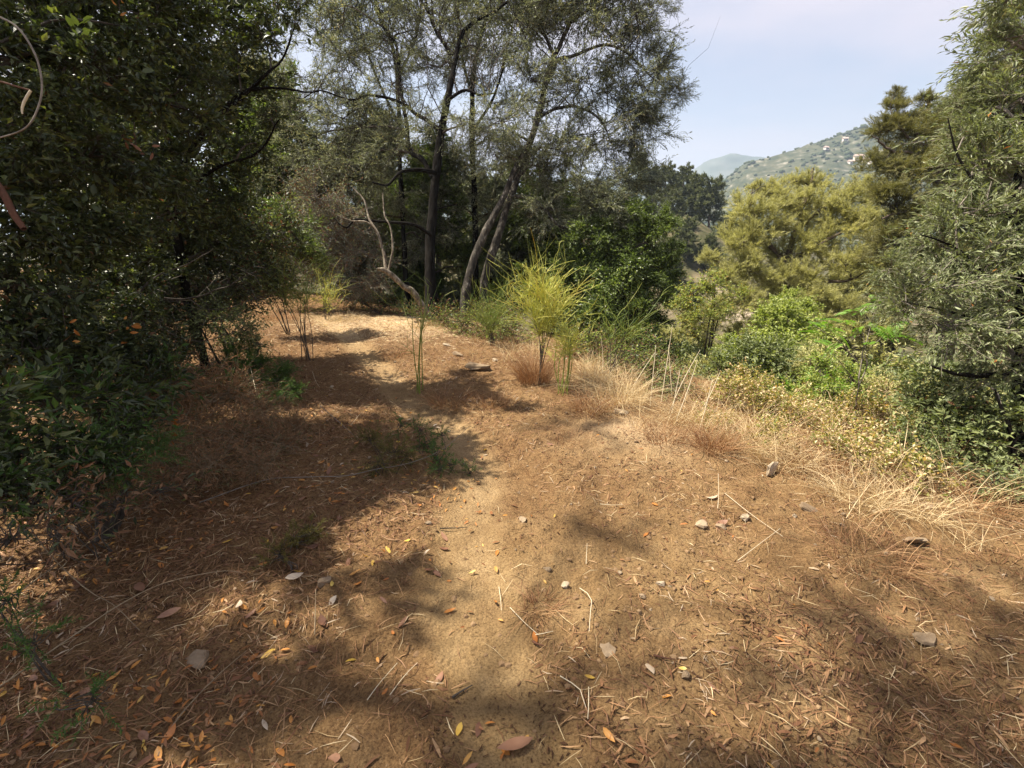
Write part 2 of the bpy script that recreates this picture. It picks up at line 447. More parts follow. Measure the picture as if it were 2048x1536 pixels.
def ground_mat():
    m, n, l = new_mat('soil')
    out = n.new('ShaderNodeOutputMaterial')
    tc = n.new('ShaderNodeTexCoord')

    def noise(scale, det=6, ro=0.6):
        z = n.new('ShaderNodeTexNoise')
        z.inputs['Scale'].default_value = scale; z.inputs['Detail'].default_value = det; z.inputs['Roughness'].default_value = ro
        l.new(tc.outputs['Object'], z.inputs['Vector'])
        return z.outputs['Fac']

    def mixc(a, b, f):
        x = n.new('ShaderNodeMixRGB')
        for s, v in (('Color1', a), ('Color2', b), ('Fac', f)):
            if hasattr(v, 'default_value') and not isinstance(v, (tuple, float)):
                l.new(v, x.inputs[s])
            elif isinstance(v, tuple):
                x.inputs[s].default_value = (*v, 1)
            else:
                x.inputs[s].default_value = v
        return x.outputs['Color']
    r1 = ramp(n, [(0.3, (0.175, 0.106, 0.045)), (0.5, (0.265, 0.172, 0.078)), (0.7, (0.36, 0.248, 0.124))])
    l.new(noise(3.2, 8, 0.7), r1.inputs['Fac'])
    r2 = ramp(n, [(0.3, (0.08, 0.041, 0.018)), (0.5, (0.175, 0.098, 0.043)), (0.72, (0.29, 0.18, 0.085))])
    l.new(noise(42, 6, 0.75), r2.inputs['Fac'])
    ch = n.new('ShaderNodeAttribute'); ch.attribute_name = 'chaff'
    r5 = ramp(n, [(0.35, (0.46, 0.32, 0.185)), (0.6, (0.66, 0.51, 0.335))])  # pale chaff, its colour raised further to paint in full sun
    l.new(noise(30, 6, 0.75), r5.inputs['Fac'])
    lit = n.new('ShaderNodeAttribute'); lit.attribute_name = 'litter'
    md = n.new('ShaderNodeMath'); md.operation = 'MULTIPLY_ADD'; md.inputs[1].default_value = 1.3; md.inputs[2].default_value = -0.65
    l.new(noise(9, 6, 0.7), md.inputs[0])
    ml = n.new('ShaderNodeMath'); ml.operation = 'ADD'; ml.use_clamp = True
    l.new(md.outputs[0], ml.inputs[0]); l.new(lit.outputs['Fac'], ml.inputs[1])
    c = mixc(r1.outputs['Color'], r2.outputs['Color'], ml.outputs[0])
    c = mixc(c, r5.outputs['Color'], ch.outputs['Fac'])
    # cracks of the dried crust
    vc = n.new('ShaderNodeTexVoronoi'); vc.feature = 'DISTANCE_TO_EDGE'; vc.inputs['Scale'].default_value = 13
    wv = n.new('ShaderNodeMixRGB'); wv.inputs['Fac'].default_value = 0.12
    wz = n.new('ShaderNodeTexNoise'); wz.inputs['Scale'].default_value = 18; wz.inputs['Detail'].default_value = 4
    l.new(tc.outputs['Object'], wz.inputs['Vector']); l.new(tc.outputs['Object'], wv.inputs['Color1']); l.new(wz.outputs['Color'], wv.inputs['Color2'])
    l.new(wv.outputs['Color'], vc.inputs['Vector'])
    rc = ramp(n, [(0.0, (0.45, 0.40, 0.36)), (0.018, (0.75, 0.72, 0.7)), (0.05, (1, 1, 1))])
    l.new(vc.outputs['Distance'], rc.inputs['Fac'])
    mk_ = n.new('ShaderNodeMath'); mk_.operation = 'MULTIPLY_ADD'; mk_.inputs[1].default_value = 3.0; mk_.inputs[2].default_value = -1.3; mk_.use_clamp = True
    l.new(noise(1.7, 3), mk_.inputs[0])
    mcr = n.new('ShaderNodeMixRGB'); mcr.blend_type = 'MULTIPLY'
    l.new(mk_.outputs[0], mcr.inputs['Fac']); l.new(c, mcr.inputs['Color1']); l.new(rc.outputs['Color'], mcr.inputs['Color2'])
    c = mcr.outputs['Color']
    # fine speckle of grit and rot
    sp = ramp(n, [(0.36, (0.34, 0.29, 0.25)), (0.47, (0.9, 0.88, 0.86)), (0.56, (1.05, 1.05, 1.03)), (0.72, (1.3, 1.28, 1.22))])
    l.new(noise(120, 4, 0.7), sp.inputs['Fac'])
    mm = n.new('ShaderNodeMixRGB'); mm.blend_type = 'MULTIPLY'; mm.inputs['Fac'].default_value = 0.75
    l.new(c, mm.inputs['Color1']); l.new(sp.outputs['Color'], mm.inputs['Color2'])
    c = mm.outputs['Color']
    # wooded slopes beyond
    veg = n.new('ShaderNodeAttribute'); veg.attribute_name = 'veg'
    r3 = ramp(n, [(0.35, (0.035, 0.042, 0.015)), (0.5, (0.075, 0.068, 0.032)), (0.64, (0.15, 0.12, 0.07)), (0.78, (0.36, 0.31, 0.25))])
    l.new(noise(0.35, 8, 0.7), r3.inputs['Fac'])
    c = mixc(c, r3.outputs['Color'], veg.outputs['Fac'])
    bare = n.new('ShaderNodeAttribute'); bare.attribute_name = 'bare'
    r4 = ramp(n, [(0.35, (0.33, 0.25, 0.17)), (0.6, (0.52, 0.42, 0.31))])
    l.new(noise(0.9, 8, 0.7), r4.inputs['Fac'])
    c = mixc(c, r4.outputs['Color'], bare.outputs['Fac'])
    b = n.new('ShaderNodeBsdfPrincipled')
    b.inputs['Roughness'].default_value = 0.92; b.inputs['Specular IOR Level'].default_value = 0.15
    l.new(c, b.inputs['Base Color'])
    bp = n.new('ShaderNodeBump'); bp.inputs['Strength'].default_value = 1.0; bp.inputs['Distance'].default_value = 0.018
    vo = n.new('ShaderNodeTexVoronoi'); vo.inputs['Scale'].default_value = 55
    l.new(tc.outputs['Object'], vo.inputs['Vector'])
    ad = n.new('ShaderNodeMath'); ad.operation = 'MULTIPLY_ADD'; ad.inputs[1].default_value = -0.5
    l.new(vo.outputs['Distance'], ad.inputs[0]); l.new(noise(70, 8, 0.75), ad.inputs[2])
    l.new(ad.outputs[0], bp.inputs['Height'])
    l.new(bp.outputs[0], b.inputs['Normal'])
    l.new(b.outputs[0], out.inputs['Surface'])
    return m


M['soil'] = ground_mat()

# ------------------------------------------------------------------ terrain
EDGE = np.array([(-60, 46), (-22, 22), (-6, 12.8), (-2.4, 10.5), (-1.0, 8.9), (-0.1, 7.3), (0.8, 6.0), (1.65, 5.0), (2.8, 3.5),
                 (3.8, 2.4), (5.4, 0.4), (8, -3), (31, -40)], float)
PATH_PX = [(1060, 1600), (985, 1400), (930, 1180), (925, 1080), (965, 960), (905, 855), (810, 790), (745, 725), (690, 672), (640, 640)]


def seg_dist(x, y, P):
    best = np.full(x.shape, 1e18); sgn = np.ones(x.shape)
    for (ax, ay), (bx, by) in zip(P[:-1], P[1:]):
        dx, dy = bx - ax, by - ay
        t = np.clip(((x - ax) * dx + (y - ay) * dy) / (dx * dx + dy * dy), 0, 1)
        qx, qy = x - ax - t * dx, y - ay - t * dy
        d2 = qx * qx + qy * qy
        k = d2 < best
        best = np.where(k, d2, best)
        sgn = np.where(k, np.sign(dx * (y - ay) - dy * (x - ax)), sgn)
    return np.sqrt(best), sgn


def edge_d(x, y):
    d, s = seg_dist(x, y, EDGE)
    return d * s


def flat_hit(px, py):
    r = FWD + (px - 1024) / 1000 * RGT + (768 - py) / 1000 * UPV
    t = -CAM_Z / r[2]
    return r[0] * t, r[1] * t


PATH = np.array([flat_hit(*p) for p in PATH_PX])


def path_mask(x, y):
    d, _ = seg_dist(x, y, PATH)
    w = 0.105 + 0.05 * fbm(x * 2.4, y * 2.4, 3, 5)
    return np.clip(1 - np.maximum(d - w, 0) / 0.16, 0, 1) ** 1.3


def H0(x, y):
    """terrain without the fine relief"""
    x = np.asarray(x, float); y = np.asarray(y, float)
    e = edge_d(x, y) + 0.18 * fbm(x * 0.9, y * 0.9, 3, 21)
    o = np.sqrt(np.maximum(e + 0.15, 0) ** 2 + 0.12) - np.sqrt(0.12)
    z = -(0.20 * np.minimum(o, 1.3) + 0.46 * np.clip(o - 1.3, 0, 4) + 0.31 * np.clip(o - 5.3, 0, 32))
    z = z + 0.05 * np.exp(-(((x + 2.0) / 1.7) ** 2 + ((y - 9.0) / 0.9) ** 2))
    z = z + 0.07 * np.maximum(-x - 2.2, 0) * np.exp(-np.maximum(-x - 2.2, 0) / 14)
    z = z + 0.07 * fbm(x * 0.6, y * 0.6, 4, 3)
    # the wooded ridge across the valley
    rx = np.where(x > 24, (x - 24) / 16, (x - 24) / 70)
    z = z + 17.5 * np.exp(-(rx ** 2) - ((y - 84) / 24) ** 2) * (1 + 0.15 * fbm(x * 0.05, y * 0.05, 3, 8))
    far = np.clip((np.hypot(x, y) - 25) / 60, 0, 1)
    z = z + far * 1.6 * fbm(x * 0.09, y * 0.09, 4, 9)
    return z


def relief(x, y):
    pm = path_mask(x, y)
    near = np.clip(1 - (np.hypot(x, y) - 9) / 8, 0, 1)
    f = fbm(x * 2.6, y * 2.6, 3, 31) * 0.045 + fbm(x * 12, y * 12, 3, 41) * 0.022 + np.maximum(fbm(x * 28, y * 28, 2, 51), 0) * 0.02
    return near * (f * (1 - 0.74 * pm) - 0.035 * pm)


def H(x, y):
    x = np.asarray(x, float); y = np.asarray(y, float)
    return H0(x, y) + relief(x, y)


def h1(x, y):
    return float(H(np.array([x]), np.array([y]))[0])


def gpt(px, py):
    """ground point seen at px, py"""
    r = FWD + (px - 1024) / 1000 * RGT + (768 - py) / 1000 * UPV
    t = np.geomspace(0.6, 60, 1500)
    P = CAM + t[:, None] * r
    below = P[:, 2] < H(P[:, 0], P[:, 1])
    k = int(np.argmax(below)) if below.any() else len(t) - 1
    return P[k].copy()


def axis(fine_lo, fine_hi, step0, grow, lo, hi):
    a = [fine_lo]; s = step0
    while a[-1] < fine_hi:
        s *= grow
        a.append(a[-1] + s)
    while a[-1] < hi:
        s *= 1.13
        a.append(a[-1] + s)
    b = [fine_lo]; s = step0 * 3
    while b[-1] > lo:
        s *= 1.17
        b.append(b[-1] - s)
    return np.array(b[:0:-1] + a)


xs_p = axis(0.0, 6.0, 0.015, 1.0065, -0.0001, 4200)
xs_p = xs_p[xs_p >= 0]
xs = np.concatenate([-xs_p[:0:-1], xs_p])
ys = axis(0.75, 13.0, 0.0135, 1.0072, -900, 4200)
X, Y = np.meshgrid(xs, ys)
Zg = H(X, Y)
nx, ny = len(xs), len(ys)
ii = np.arange(nx * ny).reshape(ny, nx)
a, b, c, d = ii[:-1, :-1], ii[:-1, 1:], ii[1:, 1:], ii[1:, :-1]
GF = np.concatenate([np.stack([a, b, c], -1).reshape(-1, 3), np.stack([a, c, d], -1).reshape(-1, 3)])
pmv = path_mask(X, Y)
edv = edge_d(X, Y)
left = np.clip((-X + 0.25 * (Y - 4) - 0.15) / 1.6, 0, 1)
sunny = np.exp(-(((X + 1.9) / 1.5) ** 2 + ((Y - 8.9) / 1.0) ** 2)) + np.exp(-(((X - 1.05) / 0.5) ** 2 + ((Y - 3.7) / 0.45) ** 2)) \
    + 0.8 * np.exp(-(((X - 0.25) / 0.6) ** 2 + ((Y - 2.0) / 0.35) ** 2))  # sun patches painted in: litter colour thins here so soil turns paler
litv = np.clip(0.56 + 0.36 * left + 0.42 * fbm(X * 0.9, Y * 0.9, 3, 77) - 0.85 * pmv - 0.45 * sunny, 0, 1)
chaff_sun = np.clip(0.12 * pmv * np.clip((Y - 1.2) / 1.5, 0, 1) + np.exp(-(((X + 1.7) / 1.5) ** 2 + ((Y - 8.8) / 1.0) ** 2)) + 0.75 * np.exp(-(((X - 1.05) / 0.42) ** 2 + ((Y - 3.75) / 0.4) ** 2)), 0, 1) * np.clip(0.75 + 0.8 * fbm(X * 1.4, Y * 1.4, 3, 19), 0, 1)  # worn path and chaff; mound and straw patch also carry painted sunlight
vegv = np.clip((edv - 2.0) / 4.0, 0, 1)
barev = np.exp(-(((X - 25.5) / 2.2) ** 2 + ((Y - 58.0) / 5.0) ** 2)) * 1.2 + np.exp(-(((X - 9.5) / 1.6) ** 2 + ((Y - 27.0) / 2.5) ** 2)) \
    + np.exp(-(((X - 10.2) / 1.3) ** 2 + ((Y - 15.5) / 1.2) ** 2))
barev = np.clip(barev * (0.9 + 0.8 * fbm(X * 0.4, Y * 0.4, 3, 15)), 0, 1)
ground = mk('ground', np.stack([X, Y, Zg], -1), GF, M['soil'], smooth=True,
            attrs={'litter': litv.ravel(), 'chaff': chaff_sun.ravel(), 'veg': vegv.ravel(), 'bare': barev.ravel()})
tag(ground, 'sunlit brown earth terrace with a worn footpath', None, None, 'structure')

# ------------------------------------------------------------------ far hills
def hill_mat(name, stops, scale):
    return noise_mat(name, stops, scale, 10, (1, 1, 1.6), 0, 0)


M['hill'] = hill_mat('hillside', [(0.36, (0.024, 0.034, 0.014)), (0.48, (0.048, 0.054, 0.026)), (0.58, (0.082, 0.08, 0.046)), (0.68, (0.24, 0.22, 0.18))], 0.09)
M['mountain'] = hill_mat('mountainside', [(0.34, (0.035, 0.05, 0.04)), (0.5, (0.07, 0.085, 0.065)), (0.66, (0.11, 0.115, 0.10))], 0.012)


def profile_hill(name, prof, D, y0, yr, y1, mat, label, rough, nu=150, nv=70, seed=1):
    """a long hill whose skyline runs through the (px,py) profile at distance D"""
    px = np.array([p[0] for p in prof], float); py = np.array([p[1] for p in prof], float)
    xx = (px - 1024) / 1000 * D
    zz = CAM_Z + D * (-sp_ + (768 - py) / 1000 * cp)
    u = np.linspace(xx[0], xx[-1], nu); v = np.linspace(y0, y1, nv)
    U, Vv = np.meshgrid(u, v)
    Zr = np.interp(U, xx, zz)
    t = np.clip((Vv - y0) / (yr - y0), 0, 1)
    f = t * (0.55 + 0.45 * t)
    f = np.where(Vv > yr, 1 - 0.55 * (np.maximum(Vv - yr, 0) / (y1 - yr)) ** 1.5, f)
    Zh = -14 + (Zr + 14) * f + rough * f * fbm(U / rough * 0.18, Vv / rough * 0.18, 5, seed)
    Xh = U * (0.35 + 0.65 * Vv / yr)
    i = np.arange(nu * nv).reshape(nv, nu)
    a, b, c, d = i[:-1, :-1], i[:-1, 1:], i[1:, 1:], i[1:, :-1]
    F = np.concatenate([np.stack([a, b, c], -1).reshape(-1, 3), np.stack([a, c, d], -1).reshape(-1, 3)])
    o = mk(name, np.stack([Xh, Vv, Zh], -1), F, mat, smooth=True)
    tag(o, label, None, None, 'structure')
    return np.stack([Xh, Vv, Zh], -1)


hill_grid = profile_hill('hill', [(900, 470), (1250, 440), (1330, 420), (1390, 402), (1430, 378), (1480, 335), (1550, 308), (1640, 282), (1720, 256),
                                  (1790, 238), (1900, 190), (2100, 130), (2400, 120), (3000, 260)],
                         600, 300, 640, 980, M['hill'], 'dry scrubby hillside rising to the right under the sky', 7.0, 190, 90, 5)
profile_hill('mountain', [(300, 420), (900, 380), (1200, 362), (1330, 352), (1362, 349), (1385, 334), (1405, 326), (1440, 323), (1480, 327), (1530, 330),
                          (1700, 345), (2200, 400)],
             1800, 1100, 1850, 2500, M['mountain'], 'distant blue mountain with a flat top beyond the hill', 26.0, 160, 60, 12)

# scrub on the hill: rough lumps, nobody could count them
def lumps(rng, P, R, flat=0.8):
    t = (1 + 5 ** 0.5) / 2
    ico = nrm(np.array([(-1, t, 0), (1, t, 0), (-1, -t, 0), (1, -t, 0), (0, -1, t), (0, 1, t), (0, -1, -t), (0, 1, -t), (t, 0, -1), (t, 0, 1), (-t, 0, -1), (-t, 0, 1)], float))
    f = np.array([(0, 11, 5), (0, 5, 1), (0, 1, 7), (0, 7, 10), (0, 10, 11), (1, 5, 9), (5, 11, 4), (11, 10, 2), (10, 7, 6), (7, 1, 8),
                  (3, 9, 4), (3, 4, 2), (3, 2, 6), (3, 6, 8), (3, 8, 9), (4, 9, 5), (2, 4, 11), (6, 2, 10), (8, 6, 7), (9, 8, 1)])
    n = len(P)
    s = R[:, None] * rng.uniform(0.65, 1.35, (n, 12))
    V = P[:, None, :] + ico[None] * s[:, :, None] * np.array([1, 1, flat])
    F = np.arange(n)[:, None, None] * 12 + f[None]
    return V.reshape(-1, 3), F.reshape(-1, 3)


g = rng_(5)
gv = hill_grid.reshape(-1, 3)
gx = hill_grid
n_l = 12500
iu = g.integers(0, hill_grid.shape[1] - 1, n_l); iv = g.integers(5, 56, n_l)
fu, fv = g.random(n_l)[:, None], g.random(n_l)[:, None]
pa = (hill_grid[iv, iu] * (1 - fu) + hill_grid[iv, iu + 1] * fu) * (1 - fv) + (hill_grid[iv + 1, iu] * (1 - fu) + hill_grid[iv + 1, iu + 1] * fu) * fv
dens = fbm(pa[:, 0] * 0.012, pa[:, 1] * 0.012, 4, 61) + 0.5 * np.clip((0.35 - iv / 60), 0, 1)
dens = dens + 0.6 * np.exp(-(((pa[:, 0] - 400) / 30) ** 2 + ((pa[:, 1] - 560) / 60) ** 2))
keep = g.random(n_l) < np.clip(0.5 + 1.9 * dens, 0.05, 1)
pa = pa[keep]
rr = g.uniform(0.9, 2.6, len(pa)) * (1 + 0.5 * (g.random(len(pa)) < 0.12))
pa[:, 2] += rr * 0.35
M['scrub'] = noise_mat('scrub', [(0.3, (0.022, 0.035, 0.016)), (0.5, (0.045, 0.062, 0.028)), (0.7, (0.085, 0.095, 0.042))], 0.35, 6, (1, 1, 1), 0, 0)
sc = mk('scrub', *lumps(g, pa, rr), M['scrub'], smooth=True)
tag(sc, 'dark scrub dotted over the far hillside', 'scrub', None, 'stuff')

# houses on the far hillside
M['housewall'] = noise_mat('house_plaster', [(0.3, (0.68, 0.60, 0.54)), (0.7, (0.80, 0.74, 0.68))], 0.6, 3, (1, 1, 1), 0, 0, rand=True)
M['houseroof'] = noise_mat('house_roof', [(0.3, (0.42, 0.29, 0.24)), (0.7, (0.52, 0.40, 0.35))], 0.8, 3, (1, 1, 1), 0, 0)
M['housepane'] = noise_mat('house_pane', [(0.3, (0.05, 0.05, 0.055)), (0.7, (0.09, 0.09, 0.10))], 1, 2, (1, 1, 1), 0, 0, 0.3)


def boxgeo(cx, cy, cz, sx, sy, sz):
    v = np.array([(x, y, z) for z in (-1, 1) for y in (-1, 1) for x in (-1, 1)], float) * [sx / 2, sy / 2, sz / 2] + [cx, cy, cz]
    f = np.array([(0, 2, 3), (0, 3, 1), (4, 5, 7), (4, 7, 6), (0, 1, 5), (0, 5, 4), (2, 6, 7), (2, 7, 3), (0, 4, 6), (0, 6, 2), (1, 3, 7), (1, 7, 5)])
    return v, f


house_specs = [(1702, 327, 6, 3.2, 'small white house at the left end of the row on the hillside'),
               (1716, 321, 8, 4.8, 'tallest pinkish house in the middle of the row on the hillside'),
               (1731, 326, 6.5, 3.4, 'low white house beside the tall pinkish house on the hillside'),
               (1747, 327, 8, 3.2, 'long white house at the right end of the row on the hillside'),
               (1652, 300, 5, 2.6, 'tiny pale house alone among scrub, left of and above the row'),
               (1690, 281, 5, 2.8, 'tiny pale house highest on the hill, just below the skyline')]
for k, (px, py, wd, ht, lab) in enumerate(house_specs):
    r = FWD + (px - 1024) / 1000 * RGT + (768 - py) / 1000 * UPV
    Pt = CAM + np.linspace(330, 640, 300)[:, None] * r
    dd = ((gv[None, :, 0] - Pt[:, None, 0]) ** 2 + (gv[None, :, 1] - Pt[:, None, 1]) ** 2).argmin(1)
    hit = np.argmax(Pt[:, 2] < gv[dd, 2] + 0.5) if (Pt[:, 2] < gv[dd, 2] + 0.5).any() else 250
    p = Pt[hit]
    base = np.array([p[0], p[1], gv[dd[hit], 2] - 1.0])
    e = empty('house', base, lab, 'house', 'houses on the far hillside')
    e.rotation_euler = (0, 0, radians([8, -12, 15, 4, 20, -6][k]))
    mk('wall', *boxgeo(0, 0, ht / 2, wd, wd * 0.7, ht), M['housewall'], e)
    V = np.array([(-wd / 2 - .4, -wd * .35 - .4, ht + .003), (wd / 2 + .4, -wd * .35 - .4, ht + .003), (wd / 2 + .4, wd * .35 + .4, ht + .003), (-wd / 2 - .4, wd * .35 + .4, ht + .003),
                  (-wd / 2 - .4, 0, ht + 1.7), (wd / 2 + .4, 0, ht + 1.7)])
    F = np.array([(0, 1, 5), (0, 5, 4), (2, 3, 4), (2, 4, 5), (0, 4, 3), (1, 2, 5), (0, 3, 2), (0, 2, 1)])
    mk('roof', V, F, M['houseroof'], e)
    for wx in (-wd * 0.27, wd * 0.05, wd * 0.32):
        mk('window', *boxgeo(wx, -wd * .35 - .02, ht * 0.55, 1.2, 0.08, 1.5), M['housepane'], e)

# ------------------------------------------------------------------ trees
def subs(rng, C, R, nb, up=0.15):
    """side branches inside each clump: start, control, end (n*nb,3)"""
    n = len(C)
    u = nrm(rng.normal(size=(n, nb, 3)) + [0, 0, up])
    r = rng.uniform(0.55, 1.0, (n, nb, 1))
    S0 = np.repeat(C[:, None], nb, 1) + rng.normal(size=(n, nb, 3)) * R[:, None] * 0.12
    S2 = C[:, None] + R[:, None] * u * r
    S1 = (S0 + S2) / 2 + rng.normal(size=(n, nb, 3)) * R[:, None] * 0.16
    return S0.reshape(-1, 3), S1.reshape(-1, 3), S2.reshape(-1, 3)


def foliage(rng, C, R, spec):
    """branches, twigs and leaves that fill clumps C with radii R"""
    nb = spec.get('nb', 12)
    S0, S1, S2 = subs(rng, C, R, nb, spec.get('sup', 0.15))
    Rm = R.mean(1)
    # number of leaves wanted per clump
    nl = spec['lai'] * pi * Rm ** 2 / (spec['L'] * spec['W'] * 0.37)
    lpt = spec.get('lpt', 14)
    k_tw = np.maximum((nl / lpt / nb), 1)
    cnt = np.repeat(k_tw, nb) * rng.uniform(0.5, 1.5, n := len(S0))
    cnt = np.maximum(cnt.astype(int), 1)
    bi = np.repeat(np.arange(n), cnt)
    N = len(bi)
    t = rng.uniform(spec.get('t0', 0.25), 1.0, N)[:, None]
    p = (1 - t) ** 2 * S0[bi] + 2 * t * (1 - t) * S1[bi] + t * t * S2[bi]
    tg = nrm(2 * (1 - t) * (S1[bi] - S0[bi]) + 2 * t * (S2[bi] - S1[bi]))
    dr = nrm(tg * 0.75 + rng.normal(size=(N, 3)) * 0.55 + np.array([0, 0, spec.get('up', 0.2)]))
    ln = spec['twig'] * rng.uniform(0.55, 1.35, N)
    droop = spec.get('droop', 0.15)
    # leaves
    m = lpt
    tt = ((np.arange(m)[None] + rng.random((N, m))) / m) ** spec.get('tpow', 0.85)
    LP = p[:, None] + dr[:, None] * (ln[:, None] * tt)[..., None]
    LP[..., 2] -= droop * ln[:, None] * tt ** 2
    dd = dr[:, None] + np.zeros((N, m, 1))
    dd = dd - np.array([0, 0, 1.0]) * (2 * droop * tt)[..., None] * 0.6
    dd = nrm(dd.reshape(-1, 3))
    LP = LP.reshape(-1, 3)
    pr = nrm(np.cross(dd, rng.normal(size=dd.shape)))
    sprd = spec.get('spread', 0.8) * rng.uniform(0.6, 1.4, len(dd))[:, None]
    ld = nrm(dd * np.cos(sprd) + pr * np.sin(sprd) + np.array([0, 0, spec.get('lup', 0.0)]))
    sd = nrm(np.cross(ld, rng.normal(size=ld.shape) * spec.get('roll', 0.7) + np.array([0, 0, 1.0])))
    sz = rng.uniform(0.65, 1.3, len(ld))
    leaves = dict(p=LP, d=ld, s=sd, L=spec['L'] * sz, W=spec['W'] * sz)
    wood = Bag()
    rb = spec.get('rb', 0.006)
    ks = np.linspace(0, 1, 4)[None, :, None]
    BP = (1 - ks) ** 2 * S0[:, None] + 2 * ks * (1 - ks) * S1[:, None] + ks ** 2 * S2[:, None]
    wood.add(tubes(BP, np.repeat(np.linspace(rb * 1.3, rb * 0.45, 4)[None], len(S0), 0), 3))
    if spec.get('twigs', True):
        e = p + dr * ln[:, None]
        e[:, 2] -= droop * ln
        TP = np.stack([p, e], 1)
        wood.add(tubes(TP, np.repeat(np.array([[rb * 0.4, rb * 0.2]]), N, 0), 3))
    return leaves, wood


def take(lv, idx):
    return {k: v[idx] for k, v in lv.items()}


def px_clumps(lst):
    C = []; R = []
    for it in lst:
        px, py, d, rp = it[:4]
        sq = it[4] if len(it) > 4 else 0.85
        C.append(at(px, py, d)); r = rp * d / 1000
        R.append((r, r * 1.05, r * sq))
    return np.array(C), np.array(R)


